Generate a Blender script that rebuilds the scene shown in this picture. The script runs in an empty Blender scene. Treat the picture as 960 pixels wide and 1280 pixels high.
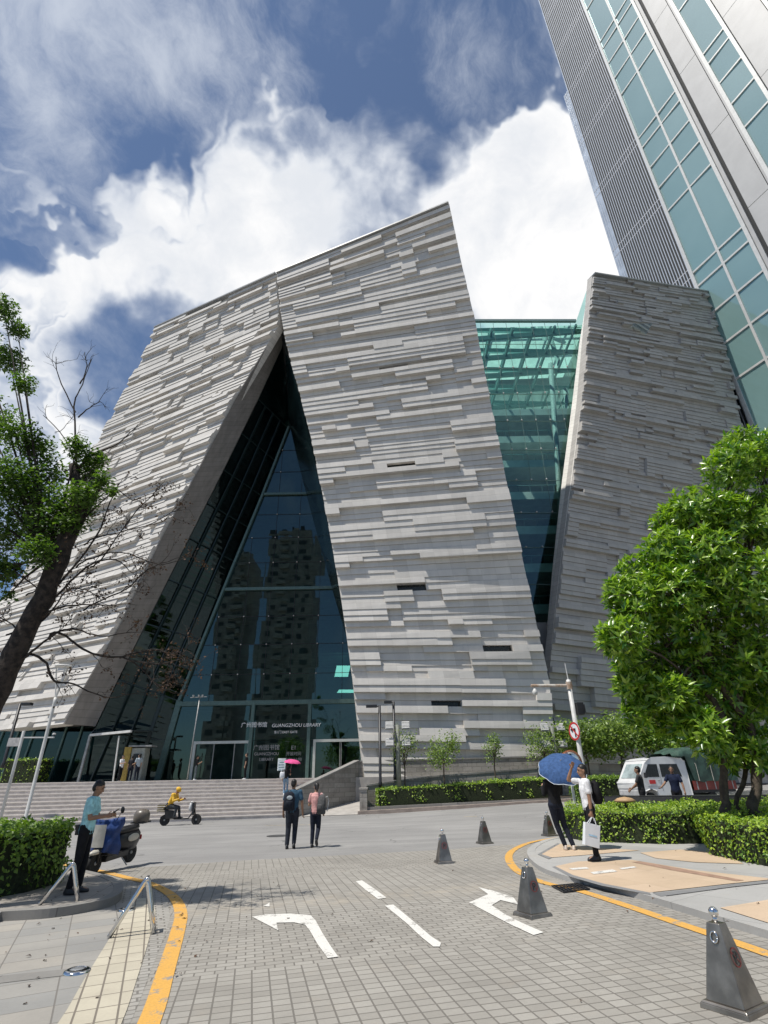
import bpy, math, random
import numpy as np
from mathutils import Vector, Matrix
from mathutils.geometry import tessellate_polygon
RND = random.Random(7)
NR = np.random.default_rng(7)
sc = bpy.context.scene
COL = sc.collection
R = math.radians

# ------------------------------------------------------------------ camera
F_PX, PITCH, ROLL, EYE = 663.1, R(26.783), R(-0.984), 1.675
FW = Vector((0, math.cos(PITCH), math.sin(PITCH)))
UP0 = Vector((0, -math.sin(PITCH), math.cos(PITCH)))
RT0 = Vector((1, 0, 0))
RT = RT0*math.cos(ROLL) + UP0*math.sin(ROLL)
UPV = -RT0*math.sin(ROLL) + UP0*math.cos(ROLL)
EYEP = Vector((0, 0, EYE))
cam = bpy.data.objects.new('camera', bpy.data.cameras.new('camera'))
COL.objects.link(cam)
cam.data.sensor_fit = 'VERTICAL'
cam.data.sensor_height = 36.0
cam.data.lens = F_PX/1280*36.0
cam.data.clip_start = 0.1
cam.data.clip_end = 3000
m3 = Matrix((RT, UPV, -FW)).transposed()
cam.matrix_world = Matrix.Translation(EYEP) @ m3.to_4x4()
sc.camera = cam

def sstep(x):
    x = min(1, max(0, x)); return x*x*(3-2*x)
def G(x, y):
    """height of the sloping street"""
    return .0184*max(-45, min(45, x)) + .25*sstep((y-17)/17)*sstep(x/10)
def ray(u, v):
    return RT*((u-480)/F_PX) + UPV*((640-v)/F_PX) + FW
def gp(u, v, h=0.0):
    """survey point on the street surface (+h)"""
    d = ray(u, v); z = 0
    for _ in range(25):
        t = (z+h-EYE)/d.z
        p = EYEP + d*t
        z = .5*z + .5*G(p.x, p.y)
    return p
def yp(u, v, Y):
    d = ray(u, v); return EYEP + d*(Y/d.y)
def gd(x, y, h=0.0):
    return Vector((x, y, G(x, y)+h))

# ------------------------------------------------------------------ scene graph helpers
def tag(o, label=None, cat=None, group=None, kind=None):
    if label: o['label'] = label
    if cat: o['category'] = cat
    if group: o['group'] = group
    if kind: o['kind'] = kind
    return o
def thing(name, label, cat, loc=(0, 0, 0), rz=0, group=None):
    o = bpy.data.objects.new(name, None); COL.objects.link(o)
    o.empty_display_size = .1
    o.location = loc; o.rotation_euler = (0, 0, rz)
    return tag(o, label, cat, group)
def copy_tree(o, parent=None):
    c = o.copy(); COL.objects.link(c)
    if parent is not None:
        c.parent = parent
    for ch in list(o.children):
        copy_tree(ch, c)
    return c

class MB:
    def __init__(s):
        s.v = []; s.f = []; s.m = []; s.uv = None; s.mi = 0
    def add(s, vs, fs, mi=None):
        b = len(s.v)
        s.v += [tuple(p) for p in vs]
        for f in fs:
            s.f.append(tuple(i+b for i in f)); s.m.append(s.mi if mi is None else mi)
    def quad(s, a, b, c, d, mi=None): s.add([a, b, c, d], [(0, 1, 2, 3)], mi)
    def box(s, c, sz, rz=0, M=None, mi=None):
        hx, hy, hz = sz[0]/2, sz[1]/2, sz[2]/2
        vs = [Vector((x, y, z)) for z in (-hz, hz) for y in (-hy, hy) for x in (-hx, hx)]
        mm = M if M is not None else Matrix.Rotation(rz, 3, 'Z')
        vs = [mm @ p + Vector(c) for p in vs]
        s.add(vs, [(0, 2, 3, 1), (4, 5, 7, 6), (0, 1, 5, 4), (2, 6, 7, 3), (0, 4, 6, 2), (1, 3, 7, 5)], mi)
    def hexa(s, b, t, mi=None):
        s.add(list(b)+list(t), [(3, 2, 1, 0), (4, 5, 6, 7), (0, 1, 5, 4), (1, 2, 6, 5), (2, 3, 7, 6), (3, 0, 4, 7)], mi)
    def bar(s, a, b, w, h, mi=None, up=(0, 0, 1)):
        a = Vector(a); b = Vector(b); d = (b-a)
        L = d.length; d.normalize(); u = Vector(up)
        if abs(d.dot(u)) > .98: u = Vector((0, 1, 0))
        x = d.cross(u).normalized(); y = x.cross(d)
        M = Matrix((x, d, y)).transposed()
        s.box((a+b)/2, (w, L, h), M=M, mi=mi)
    def tube(s, pts, r, n=8, mi=None, cap=True):
        pts = [Vector(p) for p in pts]
        if len(pts) < 2: return
        rs = r if isinstance(r, (list, tuple)) else [r]*len(pts)
        t0 = (pts[1]-pts[0]).normalized()
        u = t0.orthogonal().normalized()
        vs = []; fs = []
        for i, p in enumerate(pts):
            t = (pts[min(i+1, len(pts)-1)]-pts[max(i-1, 0)])
            t = t.normalized() if t.length > 1e-9 else t0
            u = (u - t*u.dot(t)); u = u.normalized() if u.length > 1e-6 else t.orthogonal().normalized()
            w = t.cross(u)
            for k in range(n):
                a = 2*math.pi*k/n
                vs.append(p + (u*math.cos(a)+w*math.sin(a))*rs[i])
        for i in range(len(pts)-1):
            for k in range(n):
                k2 = (k+1) % n
                fs.append((i*n+k, i*n+k2, (i+1)*n+k2, (i+1)*n+k))
        if cap:
            fs.append(tuple(reversed(range(n)))); fs.append(tuple(range((len(pts)-1)*n, len(pts)*n)))
        s.add(vs, fs, mi)
    def lathe(s, prof, c=(0, 0, 0), n=20, mi=None, M=None):
        vs = []; fs = []
        for r, z in prof:
            for k in range(n):
                a = 2*math.pi*k/n
                p = Vector((r*math.cos(a), r*math.sin(a), z))
                if M is not None: p = M @ p
                vs.append(p+Vector(c))
        for i in range(len(prof)-1):
            for k in range(n):
                k2 = (k+1) % n
                fs.append((i*n+k, i*n+k2, (i+1)*n+k2, (i+1)*n+k))
        fs.append(tuple(reversed(range(n)))); fs.append(tuple(range((len(prof)-1)*n, len(prof)*n)))
        s.add(vs, fs, mi)
    def ell(s, c, r, n=14, mi=None, M=None):
        prof = []
        for i in range(n//2+1):
            a = -math.pi/2 + math.pi*i/(n//2)
            prof.append((max(.02, math.cos(a)), math.sin(a)))
        D = Matrix.Diagonal(Vector((r, r, r)) if isinstance(r, (int, float)) else Vector(r))
        s.lathe(prof, c, n, mi, (M @ D) if M is not None else D)
    def caps(s, a, b, ra, rb, n=10, mi=None):
        a = Vector(a); b = Vector(b); d = (b-a); L = max(d.length, 1e-5); d = d/L
        pts = []; rs = []
        for k in (-.98, -.75, -.4): pts.append(a+d*ra*k); rs.append(ra*math.sqrt(1-k*k))
        pts.append(a); rs.append(ra); pts.append(b); rs.append(rb)
        for k in (.4, .75, .98): pts.append(b+d*rb*k); rs.append(rb*math.sqrt(1-k*k))
        s.tube(pts, rs, n, mi)
    def loft(s, rings, n=16, M=None, mi=None):
        """rings: (z, rx, ry, x, y)"""
        vs = []; fs = []
        for z, rx, ry, cx, cy in rings:
            for k in range(n):
                a = 2*math.pi*k/n
                p = Vector((cx+rx*math.cos(a), cy+ry*math.sin(a), z))
                vs.append(M @ p if M is not None else p)
        for i in range(len(rings)-1):
            for k in range(n):
                k2 = (k+1) % n
                fs.append((i*n+k, i*n+k2, (i+1)*n+k2, (i+1)*n+k))
        fs.append(tuple(reversed(range(n)))); fs.append(tuple(range((len(rings)-1)*n, len(rings)*n)))
        s.add(vs, fs, mi)
    def poly(s, pts, mi=None):
        pts = [Vector(p) for p in pts]
        tr = tessellate_polygon([pts])
        fs = []
        for t in tr:
            a, b, c = (pts[i] for i in t)
            fs.append(t if (b-a).cross(c-a).z >= 0 else tuple(reversed(t)))
        s.add(pts, fs, mi)
    def prism(s, pts, off, mi=None):
        """closed solid: polygon + offset vector"""
        pts = [Vector(p) for p in pts]; off = Vector(off); n = len(pts)
        tr = [tuple(t) for t in tessellate_polygon([pts])]
        fs = list(tr) + [tuple(i+n for i in reversed(t)) for t in tr]
        for i in range(n):
            j = (i+1) % n
            fs.append((i, j, j+n, i+n))
        s.add(pts+[p+off for p in pts], fs, mi)
    def mesh(s, name):
        me = bpy.data.meshes.new(name); me.from_pydata(s.v, [], s.f); return me
    def build(s, name, mats, parent=None, world=False, smooth=False, bevel=0, auto=None):
        me = s.mesh(name)
        for m in (mats if isinstance(mats, (list, tuple)) else [mats]): me.materials.append(m)
        if any(s.m): me.polygons.foreach_set('material_index', s.m)
        if s.uv is not None:
            ul = me.uv_layers.new(name='UVMap'); ul.data.foreach_set('uv', np.array(s.uv, 'f').ravel())
        if smooth: me.polygons.foreach_set('use_smooth', [True]*len(me.polygons))
        if auto is not None: me.set_sharp_from_angle(angle=R(auto))
        me.update()
        o = bpy.data.objects.new(name, me); COL.objects.link(o)
        if parent is not None:
            o.parent = parent
            if world:
                base = Matrix.Translation(parent.location) @ parent.rotation_euler.to_matrix().to_4x4()
                if parent.parent is not None:
                    base = Matrix.Identity(4)
                    pp = parent.parent
                    base = Matrix.Translation(pp.location) @ pp.rotation_euler.to_matrix().to_4x4()
                o.matrix_parent_inverse = base.inverted()
        if bevel:
            bm = o.modifiers.new('bevel', 'BEVEL'); bm.width = bevel; bm.segments = 2; bm.limit_method = 'ANGLE'
        return o

def remesh(mb, voxel, smooth=4):
    me = mb.mesh('tmp'); o = bpy.data.objects.new('tmp', me); COL.objects.link(o)
    r = o.modifiers.new('r', 'REMESH'); r.mode = 'VOXEL'; r.voxel_size = voxel
    if smooth:
        q = o.modifiers.new('s', 'SMOOTH'); q.iterations = smooth; q.factor = .5
    dg = bpy.context.evaluated_depsgraph_get(); dg.update()
    out = bpy.data.meshes.new_from_object(o.evaluated_get(dg))
    bpy.data.objects.remove(o); bpy.data.meshes.remove(me)
    out.polygons.foreach_set('use_smooth', [True]*len(out.polygons))
    return out
def link_mesh(name, me, mats, parent):
    me.name = name; me.materials.clear()
    for m in (mats if isinstance(mats, (list, tuple)) else [mats]): me.materials.append(m)
    o = bpy.data.objects.new(name, me); COL.objects.link(o); o.parent = parent
    return o
def text_mesh(txt, size, extrude=.004, align='CENTER', shear=0):
    cu = bpy.data.curves.new('t', 'FONT'); cu.body = txt; cu.size = size; cu.extrude = extrude
    cu.align_x = align; cu.shear = shear
    o = bpy.data.objects.new('t', cu); COL.objects.link(o)
    dg = bpy.context.evaluated_depsgraph_get(); dg.update()
    me = bpy.data.meshes.new_from_object(o.evaluated_get(dg))
    bpy.data.objects.remove(o); bpy.data.curves.remove(cu)
    return me
def xform(me, M): me.transform(M); return me

# ------------------------------------------------------------------ materials
def nt(name):
    m = bpy.data.materials.new(name); m.use_nodes = True
    t = m.node_tree; b = t.nodes['Principled BSDF']
    return m, t, b
def N(t, typ, **kw):
    n = t.nodes.new(typ)
    for k, v in kw.items():
        if k.startswith('i_'):
            n.inputs[k[2:].replace('_', ' ')].default_value = v
        else: setattr(n, k, v)
    return n
def L(t, a, b): t.links.new(a, b)
def math_n(t, op, a, b=None, c=None, clamp=False):
    n = t.nodes.new('ShaderNodeMath'); n.operation = op; n.use_clamp = clamp
    for i, x in enumerate((a, b, c)):
        if x is None: continue
        if isinstance(x, (int, float)): n.inputs[i].default_value = x
        else: t.links.new(x, n.inputs[i])
    return n.outputs[0]
def mix_c(t, fac, a, b, mode='MIX'):
    n = t.nodes.new('ShaderNodeMix'); n.data_type = 'RGBA'; n.blend_type = mode
    for k, x in ((0, fac), (6, a), (7, b)):
        if isinstance(x, (int, float)): n.inputs[k].default_value = x
        elif isinstance(x, (tuple, list)): n.inputs[k].default_value = tuple(x)+((1,) if len(x) == 3 else ())
        else: t.links.new(x, n.inputs[k])
    return n.outputs[2]
def ramp(t, fac, lo, hi):
    n = t.nodes.new('ShaderNodeMapRange'); n.interpolation_type = 'SMOOTHSTEP'
    t.links.new(fac, n.inputs[0]); n.inputs[1].default_value = lo; n.inputs[2].default_value = hi
    return n.outputs[0]
def noise(t, vec, scale, detail=4, rough=.55, dist=0):
    n = N(t, 'ShaderNodeTexNoise'); n.inputs['Scale'].default_value = scale; n.inputs['Detail'].default_value = detail
    n.inputs['Roughness'].default_value = rough; n.inputs['Distortion'].default_value = dist
    if vec is not None: t.links.new(vec, n.inputs['Vector'])
    return n.outputs['Fac']
def bump(t, b, h, strength=.3, dist=.01):
    n = N(t, 'ShaderNodeBump'); n.inputs['Strength'].default_value = strength; n.inputs['Distance'].default_value = dist
    t.links.new(h, n.inputs['Height']); t.links.new(n.outputs[0], b.inputs['Normal'])
def mat(name, c, rough=.6, metal=0, var=.15, scale=6, bmp=0, bscale=60, spec=.5, c2=None, coat=0):
    m, t, b = nt(name)
    tc = N(t, 'ShaderNodeTexCoord').outputs['Object']
    f = noise(t, tc, scale, 5)
    lo = tuple(x*(1-var) for x in c) if c2 is None else c2
    hi = tuple(min(1, x*(1+var)) for x in c) if c2 is None else c
    L(t, mix_c(t, ramp(t, f, .35, .65), lo, hi), b.inputs['Base Color'])
    b.inputs['Roughness'].default_value = rough; b.inputs['Metallic'].default_value = metal
    b.inputs['Specular IOR Level'].default_value = spec
    b.inputs['Coat Weight'].default_value = coat
    if bmp: bump(t, b, noise(t, tc, bscale, 6), bmp, .02)
    return m

def cloth(name, c, scale=9):
    return mat(name, c, rough=.85, var=.18, scale=14, bmp=.5, bscale=scale, spec=.2)

def stone_mat(name, c, var=.10, stain=.15):
    """cladding: UV in panel units -> joints, tone per panel; streaks from world position"""
    m, t, b = nt(name)
    uv = N(t, 'ShaderNodeTexCoord').outputs['UV']; ob = N(t, 'ShaderNodeTexCoord').outputs['Object']
    sp = N(t, 'ShaderNodeSeparateXYZ'); L(t, uv, sp.inputs[0])
    fx = math_n(t, 'FRACT', sp.outputs[0]); fy = math_n(t, 'FRACT', sp.outputs[1])
    fl = N(t, 'ShaderNodeVectorMath', operation='FLOOR'); L(t, uv, fl.inputs[0])
    wn = N(t, 'ShaderNodeTexWhiteNoise', noise_dimensions='2D'); L(t, fl.outputs[0], wn.inputs['Vector'])
    jx = math_n(t, 'LESS_THAN', math_n(t, 'ABSOLUTE', math_n(t, 'SUBTRACT', fx, .5)), .488)
    jy = math_n(t, 'LESS_THAN', math_n(t, 'ABSOLUTE', math_n(t, 'SUBTRACT', fy, .5)), .47)
    j = math_n(t, 'MULTIPLY', math_n(t, 'ADD', math_n(t, 'MULTIPLY', jx, .3), .7), jy)
    tone = math_n(t, 'ADD', math_n(t, 'MULTIPLY', wn.outputs[0], 2*var), 1-var)
    mp = N(t, 'ShaderNodeMapping'); mp.inputs['Scale'].default_value = (1.2, 1.2, .25); L(t, ob, mp.inputs[0])
    st = noise(t, mp.outputs[0], 1.6, 6, .65)
    tone = math_n(t, 'MULTIPLY', tone, math_n(t, 'ADD', math_n(t, 'MULTIPLY', ramp(t, st, .3, .7), stain), 1-stain*.6))
    tone = math_n(t, 'MULTIPLY', tone, math_n(t, 'ADD', math_n(t, 'MULTIPLY', noise(t, ob, 40, 4), .12), .94))
    tone = math_n(t, 'MULTIPLY', tone, math_n(t, 'ADD', math_n(t, 'MULTIPLY', j, .36), .64))
    L(t, mix_c(t, 1, c, tone, 'MULTIPLY'), b.inputs['Base Color'])
    b.inputs['Roughness'].default_value = .75; b.inputs['Specular IOR Level'].default_value = .3
    bump(t, b, noise(t, ob, 25, 6), .15, .02)
    return m

def glass_mat(name, tint, refl=(.9, .95, 1), ior=1.7, rough=.01, extra=.04, wav=0, pane=0):
    """architectural pane: tinted see-through + mirror by angle"""
    m, t, b = nt(name); t.nodes.remove(b)
    out = [n for n in t.nodes if n.type == 'OUTPUT_MATERIAL'][0]
    tr = N(t, 'ShaderNodeBsdfTransparent'); tr.inputs[0].default_value = tuple(tint)+(1,)
    gl = N(t, 'ShaderNodeBsdfGlossy'); gl.inputs[0].default_value = tuple(refl)+(1,); gl.inputs['Roughness'].default_value = rough
    fr = N(t, 'ShaderNodeFresnel'); fr.inputs[0].default_value = ior
    if wav:
        tc = N(t, 'ShaderNodeTexCoord').outputs['Object']
        n = N(t, 'ShaderNodeBump'); n.inputs['Strength'].default_value = wav; n.inputs['Distance'].default_value = .06
        L(t, noise(t, tc, .35, 2), n.inputs['Height']); L(t, n.outputs[0], gl.inputs['Normal'])
        if pane:
            gp_ = N(t, 'ShaderNodeVectorMath', operation='DIVIDE'); L(t, tc, gp_.inputs[0]); gp_.inputs[1].default_value = (2.2, 50, 2.05)
            fl = N(t, 'ShaderNodeVectorMath', operation='FLOOR'); L(t, gp_.outputs[0], fl.inputs[0])
            wn = N(t, 'ShaderNodeTexWhiteNoise'); L(t, fl.outputs[0], wn.inputs['Vector'])
            ma = N(t, 'ShaderNodeVectorMath', operation='MULTIPLY_ADD'); L(t, wn.outputs['Color'], ma.inputs[0]); ma.inputs[1].default_value = (pane,)*3; L(t, n.outputs[0], ma.inputs[2])
            sb = N(t, 'ShaderNodeVectorMath', operation='SUBTRACT'); L(t, ma.outputs[0], sb.inputs[0]); sb.inputs[1].default_value = (pane/2,)*3
            nz = N(t, 'ShaderNodeVectorMath', operation='NORMALIZE'); L(t, sb.outputs[0], nz.inputs[0]); L(t, nz.outputs[0], gl.inputs['Normal'])
    f = math_n(t, 'ADD', fr.outputs[0], extra, clamp=True)
    mx = N(t, 'ShaderNodeMixShader'); L(t, f, mx.inputs[0]); L(t, tr.outputs[0], mx.inputs[1]); L(t, gl.outputs[0], mx.inputs[2])
    L(t, mx.outputs[0], out.inputs[0])
    return m

def leaf_mat(name, c, c2, rough=.4, trans=.25, spec=.5):
    m, t, b = nt(name)
    out = [n for n in t.nodes if n.type == 'OUTPUT_MATERIAL'][0]
    gi = N(t, 'ShaderNodeNewGeometry')
    ob = N(t, 'ShaderNodeTexCoord').outputs['Object']
    f = math_n(t, 'ADD', math_n(t, 'MULTIPLY', gi.outputs['Random Per Island'], .6), math_n(t, 'MULTIPLY', noise(t, ob, 1.7, 3), .5))
    cc = mix_c(t, ramp(t, f, .2, .85), c2, c)
    L(t, cc, b.inputs['Base Color']); b.inputs['Roughness'].default_value = rough; b.inputs['Specular IOR Level'].default_value = spec
    tl = N(t, 'ShaderNodeBsdfTranslucent'); L(t, mix_c(t, 1, cc, (1.5, 1.7, .5), 'MULTIPLY'), tl.inputs[0])
    mx = N(t, 'ShaderNodeMixShader'); mx.inputs[0].default_value = trans
    L(t, b.outputs[0], mx.inputs[1]); L(t, tl.outputs[0], mx.inputs[2]); L(t, mx.outputs[0], out.inputs[0])
    return m

M = {}
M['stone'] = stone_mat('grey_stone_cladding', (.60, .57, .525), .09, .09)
M['stone_dark'] = stone_mat('grey_stone_shaded', (.43, .41, .385), .08, .1)  # same cladding with the shade put into a darker colour
M['stone_sunlit'] = stone_mat('grey_stone_sunlit', (.80, .77, .72), .05, .08)  # lighter copy of the cladding, sunlight put into its colour
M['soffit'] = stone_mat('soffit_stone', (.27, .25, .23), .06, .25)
M['dark_void'] = mat('dark_window', (.012, .014, .016), .25)
M['wallstone'] = None
M['steel'] = mat('brushed_steel', (.27, .245, .215), .38, .85, .25, 4)
M['chrome'] = mat('polished_steel', (.72, .72, .72), .1, 1, .05)
M['black'] = mat('black_metal', (.02, .02, .022), .45)
M['white_metal'] = mat('white_metal', (.62, .61, .58), .45, 0, .1, 3)
M['grey_metal'] = mat('grey_metal', (.34, .34, .33), .45, .3)
M['rubber'] = mat('rubber', (.015, .015, .015), .8)
M['asphalt'] = None
M['dark'] = mat('dark_interior', (.02, .024, .026), .8)
M['white'] = mat('white_plain', (.8, .8, .8), .5, 0, .03)
M['red'] = mat('sign_red', (.55, .03, .03), .45, 0, .08)
M['glass_ent'] = glass_mat('dark_entrance_glass', (.07, .20, .185), (.40, .55, .52), 1.75, .006, .10, .06, .012)
M['glass_side'] = glass_mat('dark_side_glass', (.03, .11, .115), (.36, .50, .52), 1.5, .03, .07, .08)
M['glass_atrium'] = glass_mat('teal_atrium_glass', (.55, .86, .82), (.62, .85, .85), 1.55, .008, .06, .05)
M['glass_clear'] = glass_mat('clear_glass', (.75, .88, .85), (.9, 1, 1), 1.5, .01, .06)
M['glass_tower'] = None
# ------------------------------------------------------------------ world: daylight sky with a big cumulus bank
SUN_V = Vector((-.36, -.21, .91)).normalized()
W = bpy.data.worlds.new('World'); sc.world = W; W.use_nodes = True
t = W.node_tree; bg = t.nodes['Background']
sky = N(t, 'ShaderNodeTexSky', sky_type='NISHITA'); sky.sun_disc = False
sky.sun_elevation = math.asin(SUN_V.z); sky.sun_rotation = math.atan2(SUN_V.x, SUN_V.y)
sky.air_density = 1.0; sky.dust_density = .4; sky.ozone_density = 2.0
tc = N(t, 'ShaderNodeTexCoord').outputs['Generated']
nrm = N(t, 'ShaderNodeVectorMath', operation='NORMALIZE'); L(t, tc, nrm.inputs[0]); D = nrm.outputs[0]
warp = N(t, 'ShaderNodeTexNoise'); warp.inputs['Scale'].default_value = 3.5; warp.inputs['Detail'].default_value = 5; L(t, D, warp.inputs['Vector'])
wv = N(t, 'ShaderNodeVectorMath', operation='MULTIPLY_ADD'); L(t, warp.outputs['Color'], wv.inputs[0]); wv.inputs[1].default_value = (.22, .22, .22)
L(t, D, wv.inputs[2]); DW = wv.outputs[0]
def blob(vec, uvr, w, acc):
    u, v, r = uvr
    c = ray(u, v).normalized(); e = ray(u+r, v).normalized()
    dt = N(t, 'ShaderNodeVectorMath', operation='DOT_PRODUCT'); L(t, vec, dt.inputs[0]); dt.inputs[1].default_value = c
    mr = N(t, 'ShaderNodeMapRange', interpolation_type='SMOOTHSTEP'); L(t, dt.outputs['Value'], mr.inputs[0])
    mr.inputs[1].default_value = c.dot(e); mr.inputs[2].default_value = 1; mr.inputs[4].default_value = w
    return math_n(t, 'ADD', acc, mr.outputs[0]) if acc is not None else mr.outputs[0]
wo = N(t, 'ShaderNodeVectorMath', operation='SUBTRACT'); L(t, DW, wo.inputs[0]); wo.inputs[1].default_value = (.11, .11, .11)
WV = wo.outputs[0]
acc = None
for u, v, r, w in [(345, 260, 170, .5), (430, 330, 260, .7), (250, 350, 200, .55), (130, 430, 190, .45), (620, 330, 260, .7), (700, 240, 150, .5),
                   (350, 185, 90, .3), (560, 250, 120, .25), (720, 130, 90, .3), (630, 60, 130, -.12), (330, 80, 120, -.42), (40, 0, 120, .10), (50, 280, 90, .22),
                   (30, 330, 100, .15), (60, 560, 150, .35), (800, 330, 260, .5), (60, 150, 130, -.3), (140, 190, 130, -.5), (235, 150, 110, -.4), (490, 120, 130, -.35), (450, 60, 70, -.2),
                   (230, 130, 90, -.2), (20, 400, 70, -.3), (180, 420, 60, -.12), (620, 150, 70, -.12), (90, 480, 50, -.15)]:
    acc = blob(WV, (u, v, r), w, acc)
n1 = noise(t, DW, 3.2, 12, .62)
n2 = noise(t, DW, 9, 8, .6)
den = math_n(t, 'ADD', acc, math_n(t, 'ADD', math_n(t, 'MULTIPLY', math_n(t, 'SUBTRACT', n1, .5), 1.35), math_n(t, 'MULTIPLY', math_n(t, 'SUBTRACT', n2, .5), .75)))
cov = ramp(t, den, -.04, .82)
wa = None
for u, v, r, w in [(310, 60, 190, .5), (60, 30, 190, .55), (640, 60, 150, .42), (80, 260, 150, .4), (560, 70, 90, .2), (40, 440, 140, .4), (470, 30, 90, .15), (110, 0, 170, .4)]:
    wa = blob(D, (u, v, r), w, wa)
wmap = N(t, 'ShaderNodeMapping'); wmap.inputs['Scale'].default_value = (1.5, 1.0, 1.2); wmap.inputs['Rotation'].default_value = (.3, .5, .6); L(t, WV, wmap.inputs[0])
wn_ = noise(t, wmap.outputs[0], 4.2, 12, .66, .15)
wisp = math_n(t, 'MULTIPLY', ramp(t, math_n(t, 'ADD', wn_, math_n(t, 'MULTIPLY', wa, .42)), .56, 1.0), .7)
cov = math_n(t, 'MAXIMUM', cov, wisp)
thick = ramp(t, den, .3, .95)
cs = noise(t, WV, 4.5, 8, .6)
ccol = mix_c(t, ramp(t, cs, .34, .66), (7.9, 8.2, 8.7), (10.6, 10.5, 10.4))
ccol = mix_c(t, thick, (7.4, 7.9, 8.7), ccol)
skyc = mix_c(t, 1, sky.outputs[0], (.64, .80, .95), 'MULTIPLY')
skyc = mix_c(t, .10, skyc, (4.2, 4.6, 5.2))
L(t, mix_c(t, cov, skyc, ccol), bg.inputs[0])
bg.inputs[1].default_value = .1
sun = bpy.data.objects.new('sun', bpy.data.lights.new('sun', 'SUN')); COL.objects.link(sun)
sun.data.energy = 4.7; sun.data.angle = R(.53); sun.data.color = (1, .955, .88)
sun.rotation_euler = SUN_V.to_track_quat('Z', 'Y').to_euler()
sc.view_settings.view_transform = 'Standard'; sc.view_settings.look = 'None'; sc.view_settings.exposure = 0

# ------------------------------------------------------------------ ground materials
ROT = R(13)
def road_vec(t, rot=ROT, scale=(1, 1, 1)):
    ob = N(t, 'ShaderNodeTexCoord').outputs['Object']
    mp = N(t, 'ShaderNodeMapping'); mp.inputs['Rotation'].default_value = (0, 0, -rot); mp.inputs['Scale'].default_value = scale
    L(t, ob, mp.inputs[0]); return mp.outputs[0], ob
def brick(t, vec, w, h, off, mortar=.012):
    n = N(t, 'ShaderNodeTexBrick'); n.offset = off; n.inputs['Scale'].default_value = 1
    n.inputs['Brick Width'].default_value = w; n.inputs['Row Height'].default_value = h
    n.inputs['Mortar Size'].default_value = mortar; n.inputs['Mortar Smooth'].default_value = .3
    n.inputs['Color1'].default_value = (0, 0, 0, 1); n.inputs['Color2'].default_value = (1, 1, 1, 1); n.inputs['Mortar'].default_value = (.5, .5, .5, 1)
    L(t, vec, n.inputs['Vector']); return n
def paver_mat(name, cA, cB, mort, w, h, off=0, rot=ROT, var_band=False, mortar=.012, rough=.8):
    m, t, b = nt(name)
    v, ob = road_vec(t, rot)
    br = brick(t, v, w, h, off, mortar)
    fac, colr = br.outputs['Fac'], br.outputs['Color']
    if var_band:
        b2 = brick(t, v, w*1.2, h*.85, .5, mortar)
        sp = N(t, 'ShaderNodeSeparateXYZ'); L(t, v, sp.inputs[0]); yy = sp.outputs[1]
        k = None
        for y0, y1 in ((7.0, 9.3), (13.0, 14.4)):
            q = math_n(t, 'MULTIPLY', math_n(t, 'GREATER_THAN', yy, y0), math_n(t, 'LESS_THAN', yy, y1))
            k = q if k is None else math_n(t, 'ADD', k, q)
        mf = N(t, 'ShaderNodeMix'); L(t, k, mf.inputs[0]); L(t, fac, mf.inputs[2]); L(t, b2.outputs['Fac'], mf.inputs[3]); fac = mf.outputs[0]
        colr = mix_c(t, k, colr, b2.outputs['Color'])
    big = noise(t, ob, .45, 6, .6); fine = noise(t, ob, 30, 5, .7)
    base = mix_c(t, colr, cA, cB)
    base = mix_c(t, math_n(t, 'MULTIPLY', ramp(t, big, .4, .72), .45), base, tuple(x*.62 for x in cA))
    tr = noise(t, ob, 2.3, 5, .6)
    base = mix_c(t, math_n(t, 'MULTIPLY', ramp(t, tr, .55, .75), .25), base, (.36, .31, .25))
    if var_band:
        wob = math_n(t, 'ADD', yy, math_n(t, 'MULTIPLY', math_n(t, 'SUBTRACT', big, .5), 1.6))
        dd_ = math_n(t, 'ABSOLUTE', math_n(t, 'SUBTRACT', wob, 10.2))
        sand = math_n(t, 'MULTIPLY', math_n(t, 'SUBTRACT', 1.0, ramp(t, dd_, .1, .75)), ramp(t, noise(t, ob, 3, 6, .7), .35, .7))
        base = mix_c(t, math_n(t, 'MULTIPLY', sand, .55), base, (.43, .375, .30))
        fac = math_n(t, 'MULTIPLY', fac, math_n(t, 'SUBTRACT', 1.0, math_n(t, 'MULTIPLY', sand, .7)))
        oil = ramp(t, noise(t, ob, .8, 5, .6), .62, .74)
        base = mix_c(t, math_n(t, 'MULTIPLY', oil, .35), base, (.16, .145, .125))
    base = mix_c(t, math_n(t, 'MULTIPLY', math_n(t, 'SUBTRACT', fine, .35), .5, clamp=True), base, tuple(x*.55 for x in cA))
    base = mix_c(t, math_n(t, 'MULTIPLY', fac, .8), base, mort)
    L(t, base, b.inputs['Base Color']); b.inputs['Roughness'].default_value = rough; b.inputs['Specular IOR Level'].default_value = .3
    h_ = math_n(t, 'SUBTRACT', math_n(t, 'MULTIPLY', fine, .25), fac)
    bump(t, b, h_, .5, .006)
    return m
M['paver'] = paver_mat('grey_pavers', (.298, .28, .25), (.368, .348, .312), (.13, .12, .105), .165, .135, 0, var_band=True, mortar=.009)
M['paver_grey'] = paver_mat('grey_small_pavers', (.33, .315, .285), (.41, .39, .355), (.14, .13, .115), .2, .1, .5, R(22))
M['slab'] = paver_mat('grey_granite_slabs', (.30, .295, .28), (.39, .36, .315), (.15, .138, .125), .6, .45, 0, R(26), mortar=.008)
M['walk_slab'] = paver_mat('dusty_walk_slabs', (.28, .26, .235), (.35, .32, .285), (.17, .155, .14), .6, .6, 0, R(10), mortar=.008)
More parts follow.
